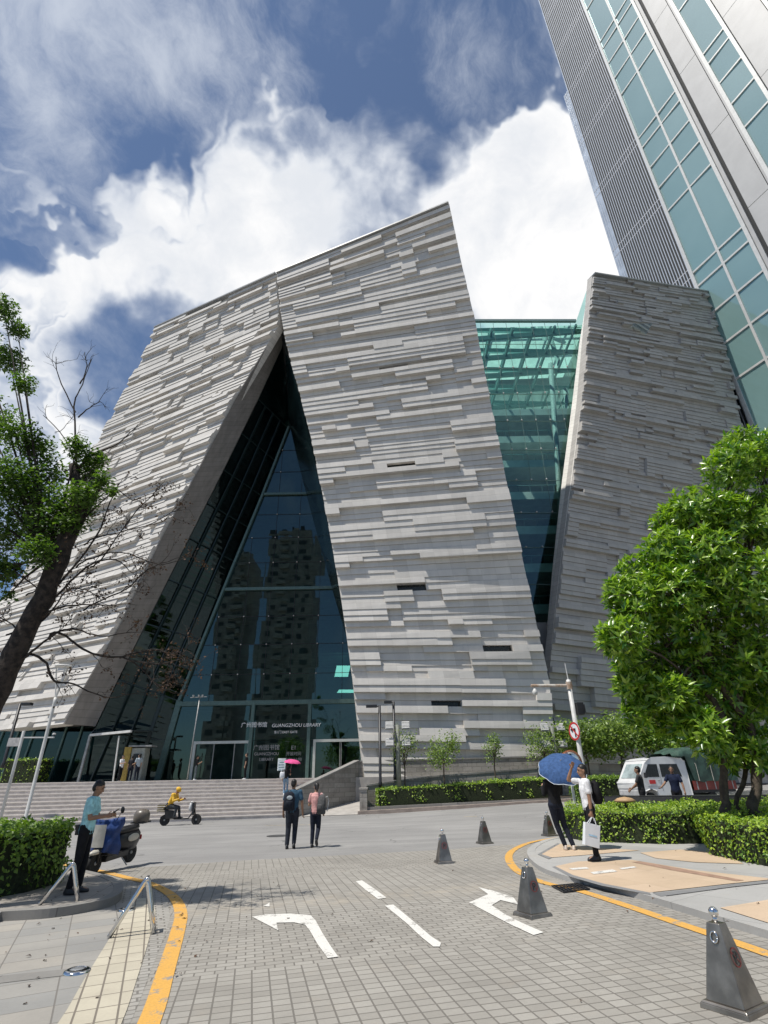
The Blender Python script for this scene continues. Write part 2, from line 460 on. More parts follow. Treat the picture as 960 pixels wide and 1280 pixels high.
M['cream'] = paver_mat('cream_tactile_strip', (.50, .455, .36), (.57, .52, .41), (.12, .10, .085), .17, .34, 0, R(21.5), mortar=.010)
M['tan'] = paver_mat('tan_granite', (.54, .41, .285), (.60, .46, .33), (.42, .33, .24), .9, .9, 0, R(20), mortar=.004)
M['granite'] = paver_mat('grey_granite_band', (.36, .355, .34), (.43, .42, .40), (.2, .2, .19), 1.1, 5, 0, R(35), mortar=.006)
M['granite_dk'] = paver_mat('dark_granite_band', (.20, .20, .20), (.25, .25, .25), (.14, .14, .13), 1.1, 5, 0, R(35), mortar=.006)
M['kerb'] = paver_mat('kerb_stone', (.24, .23, .215), (.30, .29, .27), (.12, .11, .1), 1.0, 4, 0, R(0), mortar=.008)
M['wallstone'] = None
def asphalt():
    m, t, b = nt('asphalt'); ob = N(t, 'ShaderNodeTexCoord').outputs['Object']
    big = noise(t, ob, .25, 6, .6); f = noise(t, ob, 55, 6, .75)
    mp = N(t, 'ShaderNodeMapping'); mp.inputs['Scale'].default_value = (.12, 1.3, 1); L(t, ob, mp.inputs[0])
    lane = noise(t, mp.outputs[0], 1.0, 4)
    c = mix_c(t, ramp(t, big, .3, .7), (.235, .23, .222), (.315, .307, .295))
    c = mix_c(t, math_n(t, 'MULTIPLY', ramp(t, lane, .35, .7), .55), c, (.185, .18, .178))
    c = mix_c(t, math_n(t, 'MULTIPLY', ramp(t, f, .45, .7), .5), c, (.40, .39, .375))
    L(t, c, b.inputs['Base Color']); b.inputs['Roughness'].default_value = .85; b.inputs['Specular IOR Level'].default_value = .3
    vo = N(t, 'ShaderNodeTexVoronoi', feature='DISTANCE_TO_EDGE'); vo.inputs['Scale'].default_value = .33
    wv_ = N(t, 'ShaderNodeTexNoise'); wv_.inputs['Scale'].default_value = 1.1; wv_.inputs['Detail'].default_value = 6; L(t, ob, wv_.inputs['Vector'])
    ad = N(t, 'ShaderNodeVectorMath', operation='ADD'); L(t, ob, ad.inputs[0]); L(t, wv_.outputs['Color'], ad.inputs[1]); L(t, ad.outputs[0], vo.inputs['Vector'])
    crack = math_n(t, 'MULTIPLY', math_n(t, 'LESS_THAN', vo.outputs['Distance'], .006), ramp(t, noise(t, ob, .2, 3), .5, .6))
    c = mix_c(t, math_n(t, 'MULTIPLY', crack, .6), c, (.07, .068, .065))
    st = noise(t, ob, .9, 7, .7)
    c = mix_c(t, math_n(t, 'MULTIPLY', ramp(t, st, .58, .78), .5), c, (.12, .117, .113))
    L(t, c, b.inputs['Base Color'])
    bump(t, b, f, .4, .01)
    return m
M['asphalt'] = asphalt()
def paint(name, c, under=(.27, .255, .23), lo=.33, hi=.42):
    m, t, b = nt(name); ob = N(t, 'ShaderNodeTexCoord').outputs['Object']
    w = noise(t, ob, 5, 8, .75); w2 = noise(t, ob, 45, 4, .7)
    c1 = mix_c(t, ramp(t, w2, .3, .7), tuple(x*.82 for x in c), c)
    L(t, mix_c(t, ramp(t, math_n(t, 'ADD', math_n(t, 'MULTIPLY', w, .75), math_n(t, 'MULTIPLY', w2, .25)), lo, hi), under, c1), b.inputs['Base Color'])
    b.inputs['Roughness'].default_value = .7
    return m
M['yellow_paint'] = paint('yellow_paint', (.70, .385, .085), lo=.40, hi=.47)
M['white_paint'] = paint('white_paint', (.74, .72, .67), lo=.39, hi=.46)
M['yellow_thin'] = paint('faded_yellow_paint', (.55, .42, .22), (.22, .215, .2), .42, .55)
def wall_stone():
    m, t, b = nt('rough_stone_blocks'); ob = N(t, 'ShaderNodeTexCoord').outputs['Object']
    mp = N(t, 'ShaderNodeMapping'); mp.inputs['Rotation'].default_value = (R(90), 0, 0); L(t, ob, mp.inputs[0])
    br = brick(t, mp.outputs[0], .6, .26, .5, .012)
    c = mix_c(t, br.outputs['Color'], (.27, .25, .22), (.36, .335, .30))
    c = mix_c(t, ramp(t, noise(t, ob, 1.5, 7, .7), .45, .75), c, (.17, .155, .135))
    c = mix_c(t, math_n(t, 'MULTIPLY', br.outputs['Fac'], .7), c, (.12, .11, .1))
    L(t, c, b.inputs['Base Color']); b.inputs['Roughness'].default_value = .85
    bump(t, b, math_n(t, 'SUBTRACT', noise(t, ob, 18, 6), br.outputs['Fac']), .5, .02)
    return m
M['wallstone'] = wall_stone()

# ------------------------------------------------------------------ ground sheets
mb = MB()
xs = sorted(set([-400, -200, -100, -60, -45] + [x for x in range(-40, 42, 4)] + [45, 60, 100, 200, 400]))
ys = sorted(set([-400, -200, -100, -50, -20] + list(range(-10, 42, 3)) + [45, 60, 100, 200, 400]))
for y in ys:
    for x in xs: mb.v.append((x, y, G(x, y)))
nx = len(xs)
for j in range(len(ys)-1):
    for i in range(nx-1):
        a = j*nx+i; mb.f.append((a, a+1, a+nx+1, a+nx)); mb.m.append(0)
tag(mb.build('ground', M['asphalt'], smooth=True), kind='structure')

def sheet(name, pts, h, material, kind='structure'):
    mb = MB(); mb.poly([Vector((p[0], p[1], G(p[0], p[1])+h)) for p in pts])
    return tag(mb.build(name, material), kind=kind)
def px(*uv): return [gp(u, v) for u, v in uv]
def ribbon(name, pts, w, h, material):
    mb = MB(); P = [Vector((p[0], p[1], 0)) for p in pts]; Lf = []; Rt = []
    for i, p in enumerate(P):
        d = (P[min(i+1, len(P)-1)]-P[max(i-1, 0)]).normalized(); n = Vector((-d.y, d.x, 0))*w/2
        Lf.append(p+n); Rt.append(p-n)
    f = lambda q: Vector((q.x, q.y, G(q.x, q.y)+h))
    for i in range(len(P)-1): mb.quad(f(Rt[i]), f(Rt[i+1]), f(Lf[i+1]), f(Lf[i]))
    return tag(mb.build(name, material), kind='structure')
def smooth_pts(pts, n=6):
    out = []; P = [Vector((p[0], p[1], 0)) for p in pts]
    for i in range(len(P)-1):
        p0 = P[max(i-1, 0)]; p1 = P[i]; p2 = P[i+1]; p3 = P[min(i+2, len(P)-1)]
        for k in range(n):
            s = k/n
            out.append(.5*((2*p1)+(p2-p0)*s+(2*p0-5*p1+4*p2-p3)*s*s+(3*p1-p0-3*p2+p3)*s**3))
    out.append(P[-1]); return out
def offset_line(P, d):
    out = []
    for i, p in enumerate(P):
        q = (P[min(i+1, len(P)-1)]-P[max(i-1, 0)]).normalized(); out.append(p+Vector((-q.y, q.x, 0))*d)
    return out

# paver side street up to the asphalt cross road
sheet('paver_street', [(-9, -6), (9, -6), (9, 16.2), gp(640, 1056), gp(560, 1062), gp(430, 1069), gp(300, 1076), gp(200, 1083), (-9, 14.6)], .004, M['paver'])
# yellow edge lines
yl = smooth_pts([(-1.25, 1.5), (-1.62, 4.0), gp(186, 1280), gp(207, 1215), gp(222, 1165), gp(226, 1143), gp(220, 1126), gp(206, 1114), gp(184, 1104), gp(160, 1098), gp(128, 1090), gp(95, 1084), gp(60, 1078), gp(10, 1070)])
ribbon('road_marking_yellow', yl, .18, .012, M['yellow_paint'])
yr = smooth_pts([gp(700, 1047), gp(665, 1053), gp(642, 1063), gp(636, 1074), gp(648, 1090), gp(680, 1104), gp(720, 1113), gp(780, 1132), gp(850, 1156), gp(960, 1194), (4.0, 4.4), (4.1, 1)])
ribbon('road_marking_yellow', yr, .17, .012, M['yellow_paint'])
# right corner pavement: kerb, bands and tan panels
ko = offset_line(yr, .42)
KH = .085
kin = offset_line(yr, .60); kin2 = offset_line(yr, 1.25)
far_r = [(16, 1), (16, 17), (9, 17.2)]
mb = MB()
for a, b, c, d in zip(ko[:-1], ko[1:], kin[1:], kin[:-1]):
    q = lambda p, h: Vector((p.x, p.y, G(p.x, p.y)+h))
    mb.hexa([q(a, -.05), q(b, -.05), q(c, -.05), q(d, -.05)], [q(a, KH), q(b, KH), q(c, KH+.003), q(d, KH+.003)])
tag(mb.build('kerb', M['granite']), kind='structure')
sheet('pavement', list(kin)+[(12, 1), (12, 18), (6.5, 18)], KH-.004, M['granite'])
def panel(name, pts, h, m_): return sheet(name, pts, KH+h, m_)
def kp(*uv): return [gp(u, v, KH) for u, v in uv]
panel('pavement_panel', kp((677, 1068), (700, 1055), (745, 1060), (800, 1063), (730, 1069), (690, 1072)), .004, M['tan'])
panel('pavement_panel', kp((694, 1083), (722, 1077), (790, 1075), (870, 1088), (960, 1098), (960, 1100), (910, 1105), (812, 1116), (755, 1105), (716, 1094)), .004, M['tan'])
panel('pavement_panel', kp((900, 1135), (960, 1125), (1060, 1120), (1200, 1150), (1200, 1200), (980, 1160)), .004, M['tan'])
panel('pavement_panel', kp((800, 1066), (850, 1062), (900, 1066), (930, 1080), (870, 1078), (820, 1073)), .004, M['tan'])
panel('pavement_band', kp((816, 1117), (912, 1106), (960, 1101), (1010, 1096), (1010, 1099), (960, 1104), (915, 1109), (826, 1121)), .005, M['granite_dk'])
panel('pavement_band', kp((690, 1084), (694, 1083), (716, 1094), (755, 1105), (812, 1116), (814, 1119), (752, 1107.5), (712, 1096)), .005, M['granite_dk'])
panel('pavement_band', kp((672, 1068), (697, 1054), (700, 1055), (677, 1068), (690, 1072), (686, 1074)), .005, M['granite_dk'])
panel('pavement_band', kp((790, 1078), (838, 1088), (920, 1102), (930, 1101), (850, 1086), (800, 1077)), .008, mat('reddish_granite', (.33, .21, .15), .7))
for k, s in enumerate((((711, 1086), (733, 1084.5), (737, 1086.5), (716, 1088))  , ((738, 1091), (766, 1087.5), (772, 1090), (742, 1093.5)), ((774, 1086), (792, 1083.5), (796, 1085), (778, 1087.5)))):
    panel('pavement_marking', kp(*s), .010, M['white_paint'])
# drain grate beside the kerb
dg_ = thing('drain_grate', 'dark iron drain grate set in the paving beside the right kerb', 'drain grate', gp(711, 1111))
g0, g1, g2, g3 = [gp(*q) for q in ((690, 1109), (722, 1106), (737, 1113), (705, 1117))]
mb = MB(); mb.poly([p+Vector((0, 0, .010)) for p in (g0, g1, g2, g3)]); mb.build('pit', M['dark_void'], dg_, world=True)
mb = MB()
for i in range(9):
    f = i/8; mb.bar(g0.lerp(g1, f)+Vector((0, 0, .02)), g3.lerp(g2, f)+Vector((0, 0, .02)), .022, .016)
for i in range(4):
    f = i/3; mb.bar(g0.lerp(g3, f)+Vector((0, 0, .021)), g1.lerp(g2, f)+Vector((0, 0, .021)), .02, .012)
mb.build('grating', M['black'], dg_, world=True)
# left corner pavement
cream_l = smooth_pts([(-2.1, 1.5), (-2.45, 4.5), gp(73, 1280), gp(105, 1226), gp(138, 1172), gp(158, 1136), gp(163, 1124)], 4)
cream_r = smooth_pts([(-1.6, 1.5), (-1.9, 4.5), gp(152, 1280), gp(172, 1222), gp(187, 1172), gp(194, 1140), gp(186, 1124)], 4)
yl_in = offset_line(yl, .15)
sheet('pavement_left', [(-9, 1.5)] + [Vector(p) for p in yl_in[:52]] + [(-9, 14)], .006, M['paver_grey'])
sheet('pavement_slabs', [(-9, 1.5)] + list(cream_l) + [gp(150, 1131), (-9, 10)], .010, M['slab'])
sheet('tactile_strip', list(cream_r) + list(reversed(cream_l)), .014, M['cream'])
band = kp((0, 1230), (75, 1222), (120, 1213), (120, 1210), (75, 1214), (0, 1221))
sheet('pavement_band', px((-40, 1236), (75, 1222), (112, 1214), (112, 1209), (75, 1214), (-40, 1226)), .014, M['kerb'])
KL = .13
kl = smooth_pts([(-12, 9.3), gp(-60, 1158), gp(0, 1153), gp(60, 1149), gp(110, 1141), gp(140, 1133), gp(152, 1122), gp(146, 1110), gp(120, 1100), gp(80, 1091), gp(40, 1083), gp(0, 1077), (-14, 15.2)])
kli = offset_line(kl, .16)
mb = MB()
for a, b, c, d in zip(kl[:-1], kl[1:], kli[1:], kli[:-1]):
    q = lambda p, h: Vector((p.x, p.y, G(p.x, p.y)+h))
    mb.hexa([q(a, -.05), q(b, -.05), q(c, -.05), q(d, -.05)], [q(a, KL), q(b, KL), q(c, KL+.003), q(d, KL+.003)])
tag(mb.build('kerb', M['kerb']), kind='structure')
sheet('pavement_raised', list(kli), KL-.004, M['walk_slab'])
# painted arrows and lane dashes on the pavers
def painted(name, uv, h=.012): return sheet(name, px(*uv), h, M['white_paint'])
S = 2.2857
def z(*pp): return [(280+x/S, 1040+y/S) for x, y in pp]
painted('road_marking_arrow', z((80, 245), (120, 238), (190, 236), (248, 241), (262, 256), (280, 290), (305, 330), (326, 360), (296, 364), (268, 325), (245, 285), (232, 268), (200, 261), (150, 262), (155, 284)))
painted('road_marking_arrow', z((113, 214), (130, 204), (130, 216)))
painted('road_marking_dash', z((376, 143), (394, 140), (428, 163), (464, 190), (440, 194), (405, 168)))
painted('road_marking_dash', z((460, 213), (484, 210), (520, 240), (558, 272), (590, 300), (620, 320), (617, 331), (598, 331), (560, 300), (520, 262)))
painted('road_marking_arrow', z((700, 204), (728, 192), (755, 180), (727, 160), (762, 168), (800, 180), (828, 190), (842, 210), (815, 203), (790, 197), (765, 212), (800, 236), (850, 262), (914, 290), (885, 298), (820, 268), (760, 236)))
ribbon('road_marking_edge', [gp(332, 1032), gp(388, 1031)], .12, .006, M['yellow_thin'])
ribbon('road_marking_edge', [gp(535, 1022.5), gp(596, 1020.5)], .12, .006, M['yellow_thin'])
mb = MB(); c = gp(348, 1045)
mb.lathe([(.0, .002), (.42, .002), (.42, .012), (.40, .014), (0.01, .014)], c, 24)
tag(mb.build('manhole_cover', mat('iron_cover', (.07, .07, .07), .6)), 'round iron manhole cover in the asphalt left of the walking couple', 'manhole cover')
# ------------------------------------------------------------------ the library
LIB = thing('library_building', 'huge grey stone library of stacked slabs with a tall A-shaped glass entrance', 'library', (0, 40, 0))
def lerp(a, b, f): return a+(b-a)*f
class Patch:
    def __init__(s, ctl):
        s.c = [(Vector(a), Vector(b)) for a, b in ctl]
        d = [0]
        for i in range(1, len(s.c)):
            d.append(d[-1]+.5*((s.c[i][0]-s.c[i-1][0]).length+(s.c[i][1]-s.c[i-1][1]).length))
        s.len = d[-1]; s.t = [x/d[-1] for x in d]
    def ends(s, t):
        t = min(1, max(0, t)); i = 0
        while i < len(s.t)-2 and t > s.t[i+1]: i += 1
        f = (t-s.t[i])/(s.t[i+1]-s.t[i])
        return s.c[i][0].lerp(s.c[i+1][0], f), s.c[i][1].lerp(s.c[i+1][1], f)
    def P(s, u, t):
        a, b = s.ends(t); return a.lerp(b, u)
    def n(s, u, t):
        e = .02
        du = s.P(u+e, t)-s.P(u-e, t); dt = s.P(u, min(1, t+e))-s.P(u, max(0, t-e))
        return dt.cross(du).normalized()*-1 if dt.cross(du).y > 0 else dt.cross(du).normalized()
def cladding(name, patch, ncol, seed, mats, parent, holes=.02, depth=(0, .13, .27, .40), wts=(.36, .16, .28, .20)):
    rr = random.Random(seed); mb = MB(); mb.uv = []
    t = 0; row = 0; prev = None
    while t < .9995:
        h = rr.choice((.40, .44, .48, .48, .54))/patch.len
        t1 = min(1, t+h)
        if 1-t1 < .25/patch.len: t1 = 1
        if prev is not None and rr.random() < .16 and not any(q[2] < 0 for q in prev): runs = [list(q) for q in prev]
        else:
            runs = []; u = 0
            while u < ncol:
                Ln = min(rr.choice((1, 2, 2, 3, 3, 4, 4, 5, 6, 7, 9)), ncol-u)
                if prev is not None and rr.random() < .12:
                    dd = [q for q in prev if q[0] <= u < q[1]][0][2]
                    dd = max(0, dd)
                else: dd = rr.choices(depth, wts)[0]+rr.uniform(0, .02)
                if rr.random() < holes and 0 < u < ncol-3 and row > 4: Ln = min(Ln, 2); dd = -.3
                runs.append([u, u+Ln, dd]); u += Ln
        for u0, u1, dd in runs:
            ua, ub = u0/ncol, u1/ncol
            nn = patch.n((ua+ub)/2, (t+t1)/2)
            A, B, C_, D_ = patch.P(ua, t), patch.P(ub, t), patch.P(ub, t1), patch.P(ua, t1)
            o = nn*dd; bk = nn*-.7
            tl_ = nn*(.05+rr.uniform(0, .02)) if dd > -.2 else nn*0; fr = [A+o, B+o, C_+o+tl_, D_+o+tl_]; ba = [A+bk, B+bk, C_+bk, D_+bk]
            mi = 1 if dd < -.2 else 0
            vs = fr+ba
            fs = [(3, 2, 1, 0), (0, 1, 5, 4), (2, 3, 7, 6), (3, 0, 4, 7), (1, 2, 6, 5)]
            mb.add(vs, fs, mi)
            y0, y1 = row+.001, row+.999
            mb.uv += [(u0, y1), (u1, y1), (u1, y0), (u0, y0)]
            mb.uv += [(u0, y0), (u1, y0), (u1, y0+.45), (u0, y0+.45)]
            mb.uv += [(u0, y1), (u1, y1), (u1, y1-.45), (u0, y1-.45)]
            mb.uv += [(u0+.1, y0), (u0+.1, y1), (u0+.4, y1), (u0+.4, y0)]*2
        prev = [list(q) for q in runs]; t = t1; row += 1
    return mb.build(name, mats, parent, world=True)
def line_at(tab, v):
    """tab: (u, v, Y) list by v"""
    for a, b in zip(tab[:-1], tab[1:]):
        if v <= b[1] or b is tab[-1]:
            f = (v-a[1])/(b[1]-a[1]); return tuple(lerp(a[i], b[i], f) for i in range(3))
def Y3(q): return yp(*q)
# control lines of the middle wall (between the entrance and the atrium cleft)
mL = [(348, 345, 38.0), (353, 412, 38.3), (372, 480, 38.5), (392, 560, 38.6), (408, 640, 38.7), (424, 730, 38.8), (437, 820, 38.4), (447, 900, 38.1), (455, 972, 38)]
mR = [(562, 258, 33.0), (577, 330, 34.0), (594, 402, 34.9), (612, 500, 36.3), (637, 620, 37.1), (660, 735, 38.3), (685, 835, 39.1), (689, 900, 39.3), (693, 975, 39.4)]
rowsM = [(345, 258), (385, 329), (436, 400), (492, 457), (560, 535), (668, 650), (760, 752), (850, 850), (972, 975)]
PM = Patch([(Y3(line_at(mL, a)), Y3(line_at(mR, b))) for a, b in rowsM])
cladding('middle_facade', PM, 13, 3, [M['stone'], M['dark_void']], LIB, .028)
# left wing
rowsL = [((197, 412, 48.5), (348, 345, 38.0)), ((160, 485, 50), (350, 405, 38.6)), ((112, 574, 51.5), (293, 500, 40.0)), ((62, 655, 53), (246, 590, 40.4)), ((20, 735, 54), (200, 675, 40.8)),
         ((-60, 826, 55), (150, 780, 41.3)), ((-110, 879, 56), (110, 850, 41.7)), ((-130, 930, 56), (80, 905, 42))]
PL = Patch([(Y3(a), Y3(b)) for a, b in rowsL])
cladding('left_wing_facade', PL, 20, 11, [M['stone'], M['dark_void']], LIB, 0)
# right wing
rL = [(740, 345, 44), (733, 430, 43.5), (727, 500, 43), (712, 620, 42), (701.7, 697, 41.3), (686, 842, 40.1), (690, 975, 40)]
rowsR = [((740, 345, 44), (887, 368, 55)), ((727, 500, 43), (929, 540, 55)), ((712, 620, 42), (957, 668, 54.6)), ((701.7, 697, 41.3), (975, 745, 54.3)), ((686, 842, 40.1), (1000, 873, 54)), ((692, 975, 40), (1020, 980, 54))]
PR = Patch([(Y3(a), Y3(b)) for a, b in rowsR])
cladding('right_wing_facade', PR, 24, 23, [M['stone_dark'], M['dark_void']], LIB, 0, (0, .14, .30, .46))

def strip(name, A, B, mat_, parent=LIB, n=1, uvs=1.0):
    """ruled strip between two polylines"""
    mb = MB(); mb.uv = []
    for i in range(len(A)-1):
        a, b, c, d = A[i], A[i+1], B[i+1], B[i]
        L_ = (b-a).length; k = max(1, int(L_/.5))
        for j in range(k):
            p0, p1 = a.lerp(b, j/k), a.lerp(b, (j+1)/k); q0, q1 = d.lerp(c, j/k), d.lerp(c, (j+1)/k)
            w = 2
            mb.quad(p0, p1, q1, q0); y = i*40+j
            mb.uv += [(0, y), (0, y+.99), (w, y+.99), (w, y)]
    return mb.build(name, mat_, parent, world=True)
# entrance reveal of the left wing: stone soffit, then dark glazed side
outer = [Y3((350, 406, 38.7)), Y3((294, 500, 39.9)), Y3((247, 590, 40.3)), Y3((201, 675, 40.7)), Y3((151, 780, 41.2)), Y3((111, 850, 41.6)), Y3((81, 905, 41.9))]
inner = [Y3((353, 432, 41)), Y3((322, 500, 42)), Y3((279, 588, 42.4)), Y3((236, 673, 42.8)), Y3((182, 780, 43.2)), Y3((147, 850, 43.5)), Y3((119, 908, 43.7))]
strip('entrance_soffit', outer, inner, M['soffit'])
gl_left = [Y3((361, 518, 46)), Y3((359, 535, 46)), Y3((326, 620, 46)), Y3((292, 702, 46)), Y3((252, 800, 46)), Y3((222, 876, 46)), Y3((193, 978, 46))]
inner2 = inner[:-1]+[Y3((83, 985, 44.2))]
strip('side_glazing', [p+Vector((.02, .1, 0)) for p in inner2], gl_left, M['glass_side'])
mb = MB()
for i in range(6):
    for f in (0, .5):
        a = inner2[i].lerp(inner2[i+1], f); b = gl_left[i].lerp(gl_left[i+1], f)
        if i: mb.bar(a+Vector((.1, -.08, 0)), b+Vector((.05, -.1, 0)), .1, .08)
for fr in (.25, .5, .75):
    pts = [inner2[i].lerp(gl_left[i], fr)+Vector((.05, -.12, 0)) for i in range(1, 7)]
    for a, b in zip(pts[:-1], pts[1:]): mb.bar(a, b, .28, .1)
mb.build('side_mullions', mat('dark_green_frame', (.012, .026, .026), .35), LIB, world=True)
# dark wedge standing in for a reflection beside the middle wall; reveal of the cleft
strip('middle_reveal_reflection', [Y3(q)+Vector((.1, .4, 0)) for q in mL[1:]], [yp(u, v, 45.8) for u, v in ((361, 526), (372, 575), (384, 622), (397, 670), (414, 732), (434, 800), (448, 890), (458, 976))], mat('dark_reflection_tone', (.012, .024, .026), .12, 0, .3, .4, spec=.6))
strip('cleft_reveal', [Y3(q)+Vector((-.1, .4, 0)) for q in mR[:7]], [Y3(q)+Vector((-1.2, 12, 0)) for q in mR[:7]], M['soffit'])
sl = [(737, 350, 45.2), (724, 430, 44.9), (715, 505, 44.6), (701, 613, 43.7), (691, 707, 42.9), (684, 782, 42.3), (684.5, 842, 41.8)]
sr = [(740, 345, 43.9), (732.5, 435, 43.4), (727, 500, 43), (713, 613, 42), (701, 703, 41.2), (692.5, 780, 40.5), (686, 842, 40)]
strip('right_wing_reveal', [Y3(q) for q in sr], [Y3(q) for q in sl], M['stone_sunlit'])
# stone piece closing the foot of the cleft
mb = MB(); mb.uv = []
a, b, c, d = Y3((655, 778, 43)), Y3((700, 778, 43)), Y3((700, 860, 42)), Y3((660, 860, 42))
mb.prism([a, b, c, d], (0, 1, 0)); mb.uv = None
mb.build('cleft_sill', M['stone_dark'], LIB, world=True)
# roofs and closed volumes behind the walls
def roof(name, pts, m_=M['grey_metal']):
    mb = MB(); mb.prism(pts, (0, 0, -.6)); return mb.build(name, m_, LIB, world=True)
back = Vector((0, 34, -6))
roof('roof', [PL.P(0, 0)+Vector((.3, .5, -.05)), PM.P(0, 0)+Vector((0, .5, -.05)), PM.P(1, 0)+Vector((-.3, .5, -.05)), PM.P(1, 0)+back, PM.P(0, 0)+back, PL.P(0, 0)+back])
roof('roof', [PR.P(0, 0)+Vector((0, .5, -.05)), PR.P(1, 0)+Vector((-.2, .5, -.05)), PR.P(1, 0)+Vector((-5, 11, -3)), PR.P(0, 0)+Vector((2.5, 8, -3))])
for p in (PL, PM, PR):   # copings
    mb = MB(); mb.bar(p.P(0, 0)+Vector((0, .15, .08)), p.P(1, 0)+Vector((0, .15, .08)), 1.3, .16)
    mb.build('coping', M['grey_metal'], LIB, world=True)
mb = MB()   # far walls (never lit from the street)
mb.quad(PL.P(0, 0)+back, PM.P(1, 0)+back, Vector((12, 78, 0)), Vector((-50, 85, 0)))
mb.quad(PL.P(0, 0)+Vector((2.5, 4, -1)), PL.P(0, 0)+back, Vector((-52, 90, 0)), PL.P(0, 1)+Vector((4, 4, -5)))
mb.quad(PR.P(1, 0)+Vector((-.4, .4, 0)), PR.P(1, 0)+Vector((-5, 11, -3)), PR.P(1, 1)+Vector((-5, 11, -6)), PR.P(1, 1)+Vector((-.4, .4, -6)))
mb.build('rear_wall', M['stone_dark'].copy() if False else M['dark'], LIB, world=True)

# ---- platform and stairs
PZ = 1.85
NST = 11; SY0 = 33.75; TR_ = .34
stm = mat('stair_stone', (.56, .52, .48), .7, 0, .10, 3, .2, 40, c2=(.52, .48, .44))
strm = mat('stair_riser', (.52, .475, .44), .8, 0, .12, 3)
STX0, STX1 = -34, -2.0
st = thing('entrance_stairs', 'long pale granite stairs rising to the library entrance', 'stairs', (-15, 35, 0))
zb = lambda x: G(x, SY0)
for k in range(NST):
    y = SY0+k*TR_; f1 = (k+1)/NST
    xr = -5.25+.83*(y-33.7)
    mb = MB(); mb.mi = 0
    zt = lambda x: lerp(zb(x), PZ, f1)
    zl = lambda x: lerp(zb(x), PZ, k/NST)-.12
    y1 = y+TR_+.05 if k < NST-1 else y+TR_
    mb.hexa([Vector((STX0, y, zl(STX0))), Vector((xr, y, zl(xr))), Vector((xr, y1, zl(xr))), Vector((STX0, y1, zl(STX0)))],
            [Vector((STX0, y, zt(STX0)-.05)), Vector((xr, y, zt(xr)-.05)), Vector((xr, y1, zt(xr)-.05)), Vector((STX0, y1, zt(STX0)-.05))], 1)
    mb.hexa([Vector((STX0, y-.03, zt(STX0)-.05)), Vector((xr, y-.03, zt(xr)-.05)), Vector((xr, y1, zt(xr)-.05)), Vector((STX0, y1, zt(STX0)-.05))],
            [Vector((STX0, y-.03, zt(STX0))), Vector((xr, y-.03, zt(xr))), Vector((xr, y1, zt(xr))), Vector((STX0, y1, zt(STX0)))], 0)
    mb.build('step', [stm, strm], st, world=True)
pm_ = mat('platform_stone', (.40, .375, .345), .75, 0, .1, 2)
mb = MB(); y0 = SY0+NST*TR_
mb.hexa([(-60, y0, -.6), (16, y0, -.6), (16, 80, -.6), (-60, 80, -.6)], [(-60, y0, PZ-.003), (16, y0, PZ-.003), (16, 80, PZ-.003), (-60, 80, PZ-.003)])
tag(mb.build('platform', pm_), kind='structure')

# ---- entrance glazing at Y = GY
GY = 46.0
def gy(u, v, dy=0): return yp(u, v, GY+dy)
zh = gy(300, 926).z; zm = gy(300, 878).z
mb = MB()
A = gy(361, 505); 
xl = lambda z_: gl_at(z_)
def gl_at(z_):
    pts = gl_left
    for a, b in zip(pts[:-1], pts[1:]):
        if b.z <= z_ <= a.z: return lerp(a.x, b.x, (z_-a.z)/(b.z-a.z))
    return pts[-1].x
XR = 2.6
XRt = gy(395, 505).x+1
mb.poly([(0, 0, 0)]) if False else None
front = [p.copy() for p in gl_left[:-1]]+[Vector((gl_at(zh), GY, zh)), Vector((XR, GY, zh)), Vector((XRt, GY, gl_left[0].z))]
tr = tessellate_polygon([front]); mb.add(front, [tuple(q) for q in tr])
mb.build('entrance_glass', M['glass_ent'], LIB, world=True)
frm = mat('green_grey_frame', (.10, .16, .145), .4, .3, .1)
wfr = mat('pale_door_frame', (.52, .54, .51), .4, .2, .05)
mb = MB()
for v, w in ((618, .22), (736, .26), (878, .34)):
    z_ = gy(360, v).z
    mb.bar((gl_at(z_)+.1, GY-.14, z_), (XR, GY-.14, z_), .2, w)
for a, b in zip(gl_left[1:-1], gl_left[2:]): mb.bar(a+Vector((.2, -.1, 0)), b+Vector((.2, -.1, 0)), .45, .2)
for u in (316, 387, 452):
    x = gy(u, 900).x; mb.bar((x, GY-.14, PZ), (x, GY-.14, zm), .26, .26)
mb.build('entrance_frame', frm, LIB, world=True)
mb = MB(); mb2 = MB()
vz = [gy(360, v).z for v in (563, 590, 618, 643, 672, 703, 736, 770, 805, 842, 878)]
x0 = gy(330, 842).x
for z_ in vz: mb.bar((gl_at(z_), GY-.03, z_), (XR, GY-.03, z_), .03, .035)
for k in range(-5, 8):
    x = x0+k*2.2
    zt = vz[-1]
    for z_ in vz[:-1][::-1]:
        if x > gl_at(z_)+.3: zt = z_
        else: break
    if zt > vz[-1]+.1: mb.bar((x, GY-.03, vz[-1]), (x, GY-.03, zt), .03, .03)
    for z_ in vz[:-1]:
        if x > gl_at(z_)+.4: mb2.ell((x, GY-.1, z_), .055, 8)
mb.build('glazing_joint', M['black'], LIB, world=True)
mb2.build('glazing_bolt', M['white_metal'], LIB, world=True, smooth=True)
